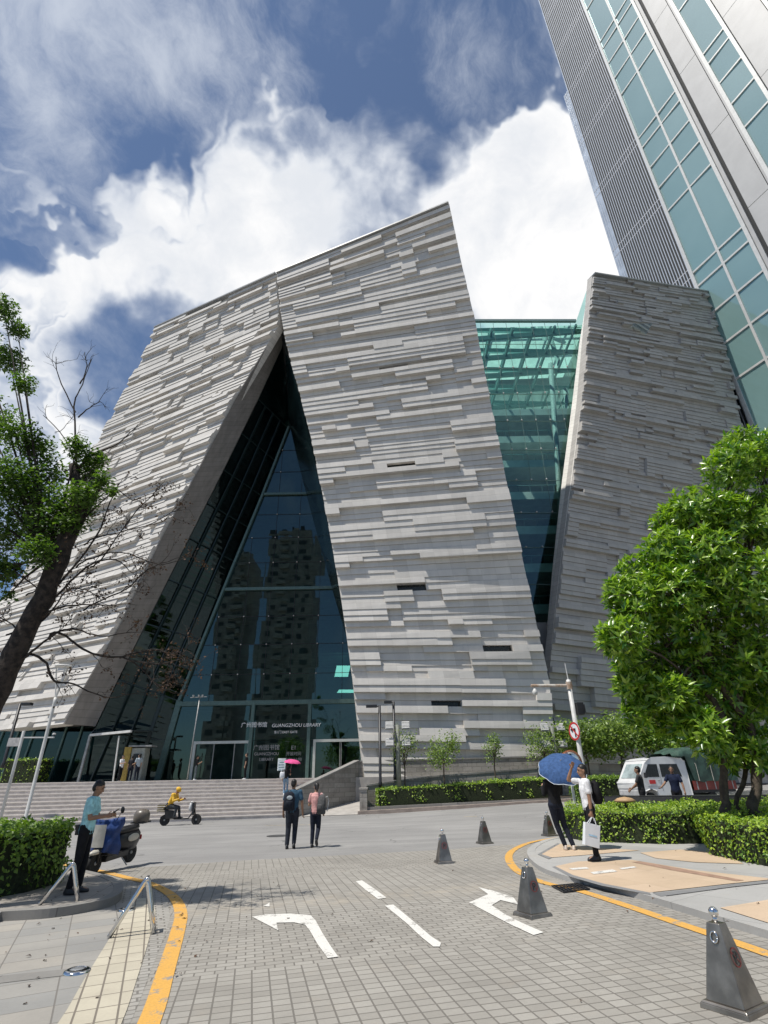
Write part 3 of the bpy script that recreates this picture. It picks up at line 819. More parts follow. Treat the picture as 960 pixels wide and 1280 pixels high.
# doors
xa = [gy(u, 950).x for u in (240, 312, 320, 384, 391, 452)]
def glass_pane(name, x0, x1, z0, z1, m_, y=GY, parent=LIB):
    mb = MB(); mb.quad((x0, y, z0), (x1, y, z0), (x1, y, z1), (x0, y, z1)); return mb.build(name, m_, parent, world=True)
def frame(name, x0, x1, z0, z1, w, y, m_, parent=LIB):
    mb = MB()
    mb.box(((x0+x1)/2, y, z1-w/2), (x1-x0, .16, w)); mb.box((x0+w/2, y, (z0+z1-w)/2), (w, .159, z1-z0-w)); mb.box((x1-w/2, y, (z0+z1-w)/2), (w, .159, z1-z0-w))
    return mb.build(name, m_, parent, world=True)
frame('door_frame', xa[0], xa[1], PZ, zh, .2, GY-.1, wfr)
frame('door_frame', xa[4], xa[5]+.3, PZ, zh, .2, GY-.1, wfr)
glass_pane('door', xa[0]+.2, lerp(xa[0], xa[1], .36), PZ+.02, zh-.2, M['glass_ent'])
glass_pane('door', lerp(xa[0], xa[1], .72), xa[1]-.2, PZ+.02, zh-.2, M['glass_ent'])
glass_pane('door', xa[4]+.2, lerp(xa[4], xa[5], .55), PZ+.02, zh-.2, M['glass_ent'])
glass_pane('door', lerp(xa[4], xa[5], .58), xa[5], PZ+.02, zh-.2, M['glass_ent'])
for k in (.36, .72):
    mb = MB(); x = lerp(xa[0], xa[1], k); mb.bar((x, GY-.05, PZ), (x, GY-.05, zh-.2), .06, .06); mb.build('door_stile', M['grey_metal'], LIB, world=True)
for k in (.55, .58):
    mb = MB(); x = lerp(xa[4], xa[5], k); mb.bar((x, GY-.05, PZ), (x, GY-.05, zh-.2), .05, .05)
    mb.build('door_stile', M['grey_metal'], LIB, world=True)
glass_pane('fixed_pane', xa[1], xa[4], PZ+.02, zh-.02, M['glass_ent'], GY+.03)
glass_pane('fixed_pane', gl_at(PZ+.1), xa[0], PZ+.02, zh, M['glass_ent'], GY+.01)
glass_pane('fixed_pane', xa[5]+.3, XR, PZ+.02, zh, M['glass_ent'], GY+.01)
# lettering
lett = mat('white_lettering', (.95, .96, .95), .4, 0, .03)
def place_text(txt, size, p, parent, m_, name='lettering', shear=0, rot=None, align='CENTER', label=None):
    me = text_mesh(txt, size, .008, align, shear)
    base = rot if rot is not None else Matrix(((1, 0, 0), (0, 0, -1), (0, 1, 0)))
    xform(me, Matrix.Translation(p) @ base.to_4x4())
    me.materials.clear(); me.materials.append(m_)
    o = bpy.data.objects.new(name, me); COL.objects.link(o); o.parent = parent
    if parent is not None: o.matrix_parent_inverse = Matrix.Translation(parent.location).inverted()
    if label: o['label'] = label
    return o
hs = gy(300, 909)
place_text('广州图书馆', .42, gy(317.5, 908.5, -.34), LIB, lett)
place_text('GUANGZHOU LIBRARY', .37, gy(370, 908.5, -.34), LIB, lett, shear=.15)
place_text('东1门 EAST GATE', .24, gy(357, 916.5, -.34), LIB, lett)
# white notices printed on the middle pane
for u, rows in ((333, ('广州图书馆', 'GUANGZHOU', 'LIBRARY')), (367, ('E1', '开放时间', '9:00-21:00'))):
    for k, tx in enumerate(rows):
        place_text(tx, .30 if k else .42, gy(u, 937+k*7, -.06), LIB, mat('notice_print', (.35, .36, .36), .5), 'notice_print')
# hall behind the glass
hall = mat('hall_wall', (.42, .45, .43), .8, 0, .2, 1)
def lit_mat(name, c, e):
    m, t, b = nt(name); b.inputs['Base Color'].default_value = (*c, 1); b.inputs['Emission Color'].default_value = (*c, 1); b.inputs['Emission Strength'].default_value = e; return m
litm = lit_mat('glowing_daylight_patch', (.85, 1.0, .90), 3.5)  # glowing patches added for daylight in the hall, not lamps
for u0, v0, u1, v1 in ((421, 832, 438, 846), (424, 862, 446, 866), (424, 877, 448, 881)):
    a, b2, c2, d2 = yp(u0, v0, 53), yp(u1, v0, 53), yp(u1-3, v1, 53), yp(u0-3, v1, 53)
    mb = MB(); mb.quad(a, b2, c2, d2); mb.build('daylight_glow', litm, LIB, world=True)
mb = MB()
mb.quad((-21, 60, PZ), (3, 60, PZ), (3, 60, 44), (-21, 60, 44))
mb.quad((3.0, 46.4, PZ), (3, 60, PZ), (3, 60, 44), (3, 46.4, 44)); mb.quad((-20, 48.5, PZ), (-20, 60, PZ), (-20, 60, 40), (-20, 48.5, 40))
mb.build('hall_wall', hall, LIB, world=True)
for z_ in (8.2, 13, 18, 23, 28):
    mb = MB(); mb.box((-8.6, 56, z_), (22.6, 7.9, .5)); mb.build('floor_slab', hall, LIB, world=True)
# ground floor glazing under the left wing
a, b = Y3((-40, 916, 46.5)), Y3((118, 905, 45.5))
mb = MB(); mb.quad(Vector((a.x, a.y, PZ)), Vector((b.x, b.y, PZ)), b+Vector((0, 0, .6)), a+Vector((0, 0, .6)))
mb.build('ground_floor_glass', M['glass_side'], LIB, world=True)
mb = MB()
for k in range(9):
    p = a.lerp(b, k/8); mb.bar((p.x, p.y-.1, PZ), (p.x+.5, p.y-.1, p.z+.5), .14, .14)
mb.build('ground_floor_frame', frm, LIB, world=True)
mb = MB(); mb.quad(Vector((a.x-4, 52, PZ)), Vector((b.x+3, 50, PZ)), Vector((b.x+3, 50, 9)), Vector((a.x-4, 52, 9))); mb.build('hall_wall', hall, LIB, world=True)
mb = MB(); q0, q1 = PL.P(0, .999), PL.P(1, .999)   # underside of the overhanging wing
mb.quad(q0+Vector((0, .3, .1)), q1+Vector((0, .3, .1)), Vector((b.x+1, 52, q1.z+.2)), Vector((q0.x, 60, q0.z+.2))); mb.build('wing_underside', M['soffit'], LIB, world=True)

# ---- atrium in the cleft between the wings
AY = 45.2
def ay(u, v, Y=AY): return yp(u, v, Y)
gtl, gtr, gb1, gb0 = ay(560, 402), ay(720, 402), ay(683, 780), ay(660, 780)
mb = MB(); mb.quad(gb0, gb1, gtr, gtl); mb.build('atrium_glass', M['glass_atrium'], LIB, world=True)
strip('atrium_side_glass', [lerp(gtr, gb1, f) for f in (0, .2, .4, .6, .8, 1)], [Y3(q) for q in ((738, 349, 46.9), (729, 428, 46.4), (719, 515, 45.9), (704, 615, 45.4), (694, 713, 45.3), (685, 781, 45.25))], M['glass_atrium'])
tealf = mat('teal_metal', (.17, .27, .25), .5, .2, .1)
mb = MB(); mb2 = MB()
zt, zbm = gtl.z, gb0.z
for k in range(11):
    f = k/10; a, b = lerp(gtl, gb0, f), lerp(gtr, gb1, f)
    mb.bar(a+Vector((0, -.05, 0)), b+Vector((0, -.05, 0)), .05, .05)
for k in range(10):
    f = (k+.5)/10; a = lerp(gtl, gtr, f)
    mb.bar((a.x, AY-.04, a.z), (a.x, AY-.04, lerp(zt, zbm, min(1, .25+k*.09))), .035, .04)
    for j in range(2, 9):
        z_ = lerp(zt, zbm, j/10)
        if lerp(gtl.x, gb0.x, j/10)+1 < a.x < lerp(gtr.x, gb1.x, j/10): mb2.ell((a.x, AY-.1, z_), .09, 8)
mb.bar(gtl+Vector((0, 0, .1)), gtr+Vector((0, 0, .1)), .3, .3)
mb.build('atrium_glazing_joint', tealf, LIB, world=True)
mb2.build('glazing_bolt', M['white_metal'], LIB, world=True, smooth=True)
lw = mat('atrium_wall', (.62, .64, .61), .7, 0, .08, 1)
x0_, x1_ = 7.5, 27
for k, z_ in enumerate((41.5, 37.2, 32.9, 28.6, 24.3, 20.0, 15.7)):
    mb = MB()
    mb.box((17, 58, z_), (22, 13-(0 if k > 1 else 2)+k*1.0, .9)); mb.build('floor_slab', lw, LIB, world=True)
    mb = MB()
    y = 58-(13-(0 if k > 1 else 2)+k*1.0)/2+.1
    mb.bar((8, y, z_+1.3), (27, y, z_+1.3), .06, .08)
    for j in range(15): mb.bar((8+j*1.3, y, z_+.2), (8+j*1.3, y, z_+1.3), .04, .04)
    mb.build('balustrade', tealf, LIB, world=True)
mb = MB()
for a, b in (((17.2, 50.2, 12), (20.8, 50.2, 47)), ((22, 55, 12), (24, 55, 47)), ((14, 52, 12), (9.5, 53, 47))): mb.tube([a, b], .3, 12)
mb.build('raking_column', mat('column_teal_grey', (.36, .42, .40), .6), LIB, world=True, smooth=True)
mb = MB()
for k in range(6): mb.bar((8, 47+k*3.4, 47.9), (29, 47+k*3.4, 49.5), .3, .6)
for k in range(9): mb.bar((8+k*2.5, 46, 48.2+k*.15), (8+k*2.5, 65, 48.2+k*.15), .2, .35)
mb.build('skylight_beam', tealf, LIB, world=True)
mb = MB(); mb.quad((4, 66, 4), (32, 66, 4), (32, 66, 50), (4, 66, 50)); mb.build('atrium_rear_wall', lw, LIB, world=True)
mb = MB(); mb.quad((6, 46, 48.8), (32, 46, 49.2), (32, 66, 49.2), (6, 66, 48.8)); mb.build('skylight_glass', M['glass_clear'], LIB, world=True)
mb = MB(); mb.quad((23, 51, 4), (27, 66, 4), (33, 66, 50), (30, 52.5, 50)); mb.build('atrium_side_wall', lw, LIB, world=True)

# ------------------------------------------------------------------ glass office tower on the right
TW = thing('office_tower', 'tall office tower of teal glass and pale panels leaning out of frame, upper right', 'tower', (46.6, 55.3, 0))
TP0 = Vector((28.4, 33.7, 0)); TD = Vector((.383, -.924, 0)); TN = Vector((-.924, -.383, 0))
TK = 1.64
def tp(a, z_, o=0): return EYEP+(TP0+TD*a+TN*o+Vector((0, 0, z_))-EYEP)*TK
ZT = 190
def tbox(mb, a0, a1, z0, z1, o0, o1, mi=None):
    mb.hexa([tp(a0, z0, o0), tp(a1, z0, o0), tp(a1, z0, o1), tp(a0, z0, o1)], [tp(a0, z1, o0), tp(a1, z1, o0), tp(a1, z1, o1), tp(a0, z1, o1)], mi)
mb = MB(); tbox(mb, -6.0, 34, -1, ZT, -18, -.35); mb.build('core', M['dark'], TW, world=True)
def tower_glass():
    m, t, b = nt('tower_glass')
    out = [n for n in t.nodes if n.type == 'OUTPUT_MATERIAL'][0]
    ob = N(t, 'ShaderNodeTexCoord').outputs['Object']
    L(t, mix_c(t, noise(t, ob, .12, 2), (.12, .25, .24), (.20, .34, .33)), b.inputs['Base Color'])
    b.inputs['Roughness'].default_value = .6
    gl = N(t, 'ShaderNodeBsdfGlossy'); gl.inputs[0].default_value = (.62, .80, .80, 1); gl.inputs['Roughness'].default_value = .02
    bn = N(t, 'ShaderNodeBump'); bn.inputs['Strength'].default_value = .10; bn.inputs['Distance'].default_value = .15
    L(t, noise(t, ob, .5, 2), bn.inputs['Height']); L(t, bn.outputs[0], gl.inputs['Normal'])
    fr = N(t, 'ShaderNodeFresnel'); fr.inputs[0].default_value = 1.8
    mx = N(t, 'ShaderNodeMixShader'); L(t, math_n(t, 'ADD', fr.outputs[0], .12, clamp=True), mx.inputs[0])
    L(t, b.outputs[0], mx.inputs[1]); L(t, gl.outputs[0], mx.inputs[2]); L(t, mx.outputs[0], out.inputs[0])
    return m
M['glass_tower'] = tower_glass()
zs = []
base = 63.75-21.25*2
k0 = 42.45
rel = [0, 8.85, 12.5, 16.0, 19.55]   # mullions above k0 in one 21.3 m group
for g in range(-2, 6):
    for r_ in rel: zs.append(k0+g*21.27+r_)
zs = [q for q in zs if q > 1]
bays = [(.22, 2.62), (2.80, 5.0), (8.3, 10.42), (13.6, 15.8), (16.0, 18.2)]
allm = MB()
for a0, a1 in bays:
    for z0, z1 in zip(zs[:-1], zs[1:]):
        big = z0 > 95 or z1 < 22 or a0 > 13
        mb = allm if big else MB()
        jit = RND.uniform(-.035, .035)
        mb.quad(tp(a0, z0+.07, -.06+jit), tp(a1, z0+.07, -.06-jit), tp(a1, z1-.07, -.06-jit), tp(a0, z1-.07, -.06+jit))
        if not big: mb.build('window', M['glass_tower'], TW, world=True)
tag(allm.build('window', M['glass_tower'], TW, world=True), kind='stuff')
alu = mat('pale_aluminium', (.56, .555, .53), .45, .2, .06, 2)
mb = MB()
for a0, a1 in bays:
    for q in zs: tbox(mb, a0-.02, a1+.02, q-.09, q+.09, -.2, .03)
for a, w in ((2.71, .2), (15.9, .2)): tbox(mb, a-w/2, a+w/2, 0, ZT, -.2, .06)
for a, w in ((.1, .26), (5.14, .28), (8.15, .30), (10.55, .28), (13.5, .25), (18.3, .25)): tbox(mb, a-w/2, a+w/2, 0, ZT, -.2, .10)
mb.build('mullion', alu, TW, world=True)
mb = MB()
pj_ = [k0+g*21.27/2+1.2 for g in range(-4, 14)]
for a0, a1 in ((5.95, 7.75), (10.75, 13.3), (18.5, 20.4), (20.5, 24), (24.05, 34)):
    for z0, z1 in zip(pj_[:-1], pj_[1:]): tbox(mb, a0, a1, max(0, z0+.03), z1-.03, -.3, -.02)
for a0, a1 in ((5.3, 5.6), (7.8, 8.0)): tbox(mb, a0, a1, 0, ZT, -.3, -.05)
mb.build('wall_panel', mat('pale_grey_panel', (.41, .405, .395), .5, .1, .05, .4), TW, world=True)
mb = MB(); tbox(mb, -6.9, -.05, -1, 86.5, -.6, -.36); tbox(mb, -6.15, -.05, 86.5, ZT, -.6, -.36)
mb.build('fin_wall', mat('bluish_glass_wall', (.46, .52, .60), .25, .1, .2, .3, spec=.7), TW, world=True)
mb = MB()
for k in range(25):
    a = -.28-k*.272
    zt_ = 86.5 if a < -6.2 else ZT
    tbox(mb, a-.035, a+.035, 0, zt_, -.36, -.315+(.01 if k % 2 else 0))
mb.build('vertical_fin', mat('pale_fin', (.56, .59, .64), .4, .3, .06), TW, world=True)
mb = MB()
for z_ in [k0+g*10.63 for g in range(-3, 13)]:
    for o_ in (0, 1.0): tbox(mb, -6.8 if z_ < 85 else -6.1, -.1, z_+o_, z_+o_+.10, -.36, -.335)
mb.build('floor_seam', mat('seam_metal', (.45, .44, .45), .5), TW, world=True)

# ------------------------------------------------------------------ apartment blocks across the street behind the viewer, mirrored in the entrance
def apartment(uL, uR, vT, label, Yb=-62, dep=16, seed=1):
    DD = 2*GY-Yb
    pa, pb = yp(uL, vT, DD), yp(uR, vT, DD)
    x0, x1, h = pa.x, pb.x, (pa.z+pb.z)/2
    o = thing('apartment_block', label, 'apartment building', ((x0+x1)/2, Yb, 0))
    w = x1-x0
    wm = mat('apartment_wall', (.46, .43, .40), .8, 0, .12, .3)
    mb = MB(); mb.box((0, -dep/2, h/2), (w, dep, h)); mb.box((0, -dep/2, h+1.2), (w*.4, dep*.5, 2.4)); mb.build('wall', wm, o)
    mb = MB(); mg = MB()
    for k in range(int(h/3.1)):
        z_ = 3+k*3.1
        for c in range(int(w/3.4)):
            x = -w/2+1.9+c*3.4
            if c % 4 == 1:
                mb.box((x, .7, z_-.1), (2.8, 1.4, .2)); mb.box((x, 1.35, z_+.5), (2.8, .08, 1.0))
            mg.box((x, .02, z_+1.3), (RND.choice((1.2, 1.5, 2.2)), .06, 1.4))
    mb.build('balcony', mat('balcony_slab', (.52, .50, .47), .8), o)
    mg.build('window', mat('apartment_pane', (.10, .11, .12), .3), o)
    return o
apartment(336, 394, 668, 'dark apartment tower with stacked balconies mirrored in the entrance glass')
apartment(285, 314, 690, 'narrower apartment tower mirrored at the left of the entrance glass', -70)
# ------------------------------------------------------------------ vegetation
def leaves_mesh(name, pos, nrm, size, aspect, parent, material, fold=.25, jitter=.5, dirs=None, world=True, kind=None):
    """many leaf blades: pos (n,3), nrm (n,3) rough facing, size (n,), as ONE mesh"""
    n = len(pos)
    nr = nrm + NR.normal(0, jitter, (n, 3)); nr /= np.linalg.norm(nr, axis=1)[:, None]+1e-9
    d = NR.normal(0, 1, (n, 3)) if dirs is None else dirs
    d = d - nr*(d*nr).sum(1)[:, None]; d /= np.linalg.norm(d, axis=1)[:, None]+1e-9
    w = np.cross(nr, d)
    s = size[:, None]; a = aspect
    pts = [pos, pos+d*s*.45+w*s*a*.5+nr*s*fold*a, pos+d*s-nr*s*.12, pos+d*s*.45-w*s*a*.5+nr*s*fold*a, pos+d*s*.5]
    V = np.stack(pts, 1).reshape(-1, 3)
    base = (np.arange(n)*5)[:, None]
    Fq = np.concatenate([base+np.array([0, 1, 4]), base+np.array([1, 2, 4]), base+np.array([0, 4, 3]), base+np.array([4, 2, 3])], 1).reshape(-1, 3)
    me = bpy.data.meshes.new(name)
    me.vertices.add(len(V)); me.vertices.foreach_set('co', V.astype('f').ravel())
    me.loops.add(Fq.size); me.loops.foreach_set('vertex_index', Fq.ravel().astype('i'))
    me.polygons.add(len(Fq)); me.polygons.foreach_set('loop_start', (np.arange(len(Fq))*3).astype('i'))
    me.update(calc_edges=True); me.materials.append(material)
    me.polygons.foreach_set('use_smooth', [True]*len(Fq))
    o = bpy.data.objects.new(name, me); COL.objects.link(o)
    if parent is not None:
        o.parent = parent
        if world: o.matrix_parent_inverse = (Matrix.Translation(parent.location) @ parent.rotation_euler.to_matrix().to_4x4()).inverted()
    return o
bark_d = mat('dark_bark', (.05, .038, .03), .95, 0, .3, 9, 1.0, 22, c2=(.014, .011, .009))
bark_l = mat('grey_bark', (.11, .085, .06), .9, 0, .35, 8, .7, 30, c2=(.06, .045, .032))
lf_left = leaf_mat('tree_leaves', (.125, .205, .038), (.03, .075, .014), .5, .4)
lf_frang = leaf_mat('glossy_long_leaves', (.31, .45, .05), (.045, .14, .018), .3, .3, .7)
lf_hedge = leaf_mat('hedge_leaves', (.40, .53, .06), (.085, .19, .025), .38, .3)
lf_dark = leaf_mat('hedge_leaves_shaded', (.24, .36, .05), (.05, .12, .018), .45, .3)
lf_small = leaf_mat('young_tree_leaves', (.24, .33, .07), (.07, .13, .025), .4, .28)
lf_brown = leaf_mat('withered_leaves', (.10, .052, .028), (.035, .02, .014), .8, .1)

def trunk_curve(pts, r0, r1, mb, n=10, wob=.0):
    P = [Vector(p) for p in pts]; out = []
    for i in range(len(P)-1):
        p0 = P[max(i-1, 0)]; p1 = P[i]; p2 = P[i+1]; p3 = P[min(i+2, len(P)-1)]
        for k in range(4):
            s = k/4
            q = .5*((2*p1)+(p2-p0)*s+(2*p0-5*p1+4*p2-p3)*s*s+(3*p1-p0-3*p2+p3)*s**3)
            out.append(q+Vector((RND.uniform(-1, 1), RND.uniform(-1, 1), RND.uniform(-1, 1)))*wob)
    out.append(P[-1])
    rs = [lerp(r0, r1, i/(len(out)-1))*RND.uniform(.93, 1.07) for i in range(len(out))]
    mb.tube(out, rs, n); return out

# left tree: thick dark leaning trunk, bare twigs with withered leaves, green crown at the left
TY = 9.6
LT = thing('leaning_tree', 'leaning tree with thick dark trunk and half bare twigs at the left edge', 'tree', gd(-7.2, 10.0))
def ty(u, v, dy=0): return yp(u, v, TY+dy)
mb = MB()
trunk_curve([gd(-7.15, 10.0, -.1), ty(-60, 985), ty(-12, 880), ty(28, 800), ty(62, 730), ty(84, 672), ty(106, 628), ty(126, 596)], .235, .13, mb, 14, .022)
trunk_curve([ty(80, 682), ty(92, 640), ty(96, 610), ty(92, 582)], .12, .09, mb, 10, .012)
LTT = mb.build('trunk', bark_d, LT, world=True, smooth=True)
brs = [[(64, 763), (89, 757), (116, 755), (148, 758)], [(60, 770), (84, 738), (108, 738), (127, 750)], [(72, 744), (108, 708), (143, 700), (165, 716)], [(76, 727), (119, 673), (138, 627), (150, 604)],
       [(38, 816), (73, 790), (95, 787), (125, 795), (165, 790)], [(73, 790), (114, 817), (163, 825), (195, 855), (215, 866)], [(38, 818), (58, 830), (68, 852), (92, 855), (130, 871), (160, 868)], [(117, 673), (152, 665), (190, 654), (215, 640)],
       [(96, 590), (93, 508), (103, 481), (115, 448)], [(94, 515), (73, 470), (70, 446)], [(98, 521), (112, 510), (125, 502)], [(98, 585), (120, 566), (149, 554), (173, 530)], [(92, 580), (81, 548), (54, 519)],
       [(100, 640), (140, 612), (165, 625), (185, 618)], [(108, 700), (150, 690), (200, 706), (240, 694)], [(116, 755), (160, 735), (185, 712), (215, 700)], [(150, 822), (190, 812), (225, 818), (236, 806)],
       [(20, 785), (-10, 770), (-40, 778)], [(45, 735), (20, 715), (0, 690)], [(10, 850), (-20, 838)], [(160, 826), (200, 830), (230, 822)], [(100, 480), (108, 462), (106, 440)], [(125, 700), (170, 640), (200, 610)]]
mb = MB(); bl = []
def twigs(p, d, L_, r, depth, dens):
    n = 4; pts = [p]
    for k in range(n):
        d = (d+Vector((RND.gauss(0, .22), RND.gauss(0, .22), RND.gauss(0, .22)))).normalized()
        pts.append(pts[-1]+d*L_/n)
    mb.tube(pts, [lerp(r, r*.45, i/n) for i in range(n+1)], 4, cap=False)
    if depth > 0:
        for k in range(RND.choice((2, 3))):
            q = pts[RND.randint(1, n)]
            dd = (d+Vector((RND.gauss(0, .8), RND.gauss(0, .8), RND.gauss(.1, .7)))).normalized()
            twigs(q, dd, L_*RND.uniform(.45, .75), r*.55, depth-1, dens)
    if dens and depth <= 1:
        for k in range(dens):
            if RND.random() < .62: bl.append(pts[RND.randint(1, n)]+Vector((RND.gauss(0, .03), RND.gauss(0, .03), RND.gauss(-.02, .03))))
for bi, b in enumerate(brs):
    dy = RND.uniform(-.4, .4)
    if bi not in (9, 10, 21, 16, 20): b = [(b[0][0]-12, b[0][1]+9)]+b
    P = [ty(*q, dy*i/len(b)) for i, q in enumerate(b)]
    out = trunk_curve(P, .028 if bi in (0, 2, 3, 4, 5, 6, 8, 11) else .017, .007, mb, 6, .012)
    bare = bi in (8, 9, 10, 11, 12, 21)
    for k in range(8 if not bare else 4):
        i = RND.randint(len(out)//3, len(out)-1)
        d = (out[i]-out[max(i-2, 0)]).normalized()
        d = (d+Vector((RND.gauss(0, .6), RND.gauss(0, .5), RND.gauss(0, .6)))).normalized()
        twigs(out[i], d, RND.uniform(.2, .5), .007, 2 if not bare else 1, 0 if bare else 3)
mb.build('branches', bark_d, LT, world=True)
bl = np.array([tuple(p) for p in bl])
leaves_mesh('withered_leaves', bl, NR.normal(0, 1, (len(bl), 3)), NR.uniform(.035, .07, len(bl)), .6, LT, lf_brown)
cl = [(4, 385, 26), (22, 412, 20), (-25, 430, 45), (12, 450, 30), (30, 480, 20), (-20, 520, 50), (18, 540, 36), (45, 560, 30), (62, 590, 32), (20, 600, 42), (98, 560, 22), (120, 575, 18), (72, 630, 34), (38, 650, 34), (8, 670, 40), (-25, 640, 60), (104, 618, 24), (88, 655, 20), (-10, 715, 30), (14, 712, 18), (128, 600, 15), (-40, 560, 60), (40, 615, 40), (140, 615, 10), (10, 745, 10), (60, 660, 40), (95, 640, 34), (110, 590, 26), (45, 690, 26), (0, 600, 50)]
pp = []; nn_ = []; mbx = MB()
for u, v, r in cl:
    c = ty(u, v, RND.uniform(-.5, .6)); rr = r*TY/743
    k = int(16+1.35*r*r/ (1.5 if r > 30 else 1)); k = int(min(k, 1500)*.72)
    q = NR.normal(0, 1, (k, 3)); q /= np.linalg.norm(q, axis=1)[:, None]; q *= (NR.uniform(0, 1, k)**.45)[:, None]
    sub = q*rr*np.array([1, 1.1, .9])+np.array(c)
    sub += NR.normal(0, rr*.12, sub.shape)
    pp.append(sub); nn_.append(np.tile(np.array([[0, -.25, 1.0]]), (k, 1)))
    mbx.tube([ty(60, 700), ty(lerp(60, u, .6), lerp(690, v, .6)), c], [.035, .02, .008], 5)
pp = np.concatenate(pp); nn_ = np.concatenate(nn_)
leaves_mesh('crown', pp, nn_, NR.uniform(.06, .115, len(pp)), .55, LT, lf_left, jitter=.55)
mbx.build('branches', bark_d, LT, world=True)

# right tree: several stems, rosettes of long glossy leaves
FY = 13.0
RT_ = thing('glossy_leaved_tree', 'round crowned tree with long glossy leaves standing behind the right hedge', 'tree', gp(930, 1040, 0))
def fy(u, v, dy=0): return yp(u, v, FY+dy)
b0 = RT_.location
mb = MB()
sA = trunk_curve([Vector((b0.x+.45, FY, b0.z)), fy(955, 1025), fy(946, 985), fy(945, 943), fy(936, 905), fy(905, 862), fy(880, 800), fy(862, 730)], .13, .05, mb, 10, .01)
sB = trunk_curve([Vector((b0.x-.05, FY+.1, b0.z)), fy(921, 1025, .1), fy(908, 1004, .1), fy(904, 977, .1), fy(906, 945, .1), fy(900, 890, .1), fy(860, 840, .2), fy(820, 790, .3)], .11, .045, mb, 10, .01)
sC = trunk_curve([Vector((b0.x+.1, FY+.3, b0.z)), fy(931, 1020, .3), fy(932, 970, .3), fy(930, 920, .3), fy(920, 830, .3), fy(930, 700, .2), fy(940, 620, 0)], .06, .03, mb, 8, .01)
mb.build('trunk', bark_l, RT_, world=True, smooth=True)
CL = [(805, 722, 44), (795, 775, 38), (835, 690, 42), (800, 825, 40), (868, 640, 46), (915, 585, 44), (960, 572, 50), (945, 650, 60), (880, 705, 60), (865, 775, 62), (935, 735, 66), (940, 820, 62), (850, 838, 48),
      (1000, 650, 70), (1005, 740, 70), (1000, 830, 60), (895, 850, 50), (835, 745, 52), (905, 655, 50), (960, 880, 40), (905, 940, 26), (925, 905, 34), (880, 915, 30), (945, 940, 30), (800, 890, 22), (850, 905, 26), (820, 900, 18), (840, 868, 28), (800, 862, 20), (780, 745, 34), (776, 800, 34), (790, 850, 28), (842, 652, 36), (925, 560, 40)]
pos = []; dr = []; nm = []; sz = []; mbx = MB()
ccs = [(fy(u, v, RND.uniform(-.7, .9)), r*FY/743*.86) for u, v, r in CL]
for c, rr in ccs:
    m_ = int(52+125*rr*rr/.5)
    tips = 0
    while tips < m_:
        q = Vector((RND.gauss(0, 1), RND.gauss(0, 1), RND.gauss(.12, 1))).normalized()
        rad = RND.random()**.3
        p = c+Vector((q.x*rr, q.y*rr*1.15, q.z*rr*.92))*rad*RND.uniform(.85, 1.08)
        ax = (q+Vector((0, 0, .75))).normalized()
        k = RND.choice((6, 7, 8, 9)); u_ = ax.orthogonal().normalized(); w_ = ax.cross(u_)
        ph = RND.random()*6.28
        for j in range(k):
            a = ph+j*2.4; el = RND.uniform(.15, 1.15)
            d = (u_*math.cos(a)+w_*math.sin(a))*math.cos(el)+ax*math.sin(el)
            pos.append(p); dr.append(d); nm.append(ax*math.cos(el)-(u_*math.cos(a)+w_*math.sin(a))*math.sin(el)); sz.append(RND.uniform(.14, .30))
        tips += 1
    if RND.random() < .95:
        s_ = RND.choice((sA, sB, sC)); i = RND.randint(len(s_)//2, len(s_)-1)
        mid = s_[i].lerp(c, .5)+Vector((RND.gauss(0, .1), RND.gauss(0, .1), .1))
        mbx.tube([s_[i], mid, c], [.035, .025, .012], 6)
        for q in range(9):
            mbx.tube([c.lerp(mid, RND.uniform(0, .6)), c+Vector((RND.gauss(0, 1), RND.gauss(0, 1), RND.gauss(.2, 1)))*rr*.6], [.012, .005], 4)
leaves_mesh('crown', np.array([tuple(p) for p in pos]), np.array([tuple(p) for p in nm]), np.array(sz), .30, RT_, lf_frang, jitter=.12, dirs=np.array([tuple(p) for p in dr]), fold=.25)
mbx.build('branches', bark_l, RT_, world=True)

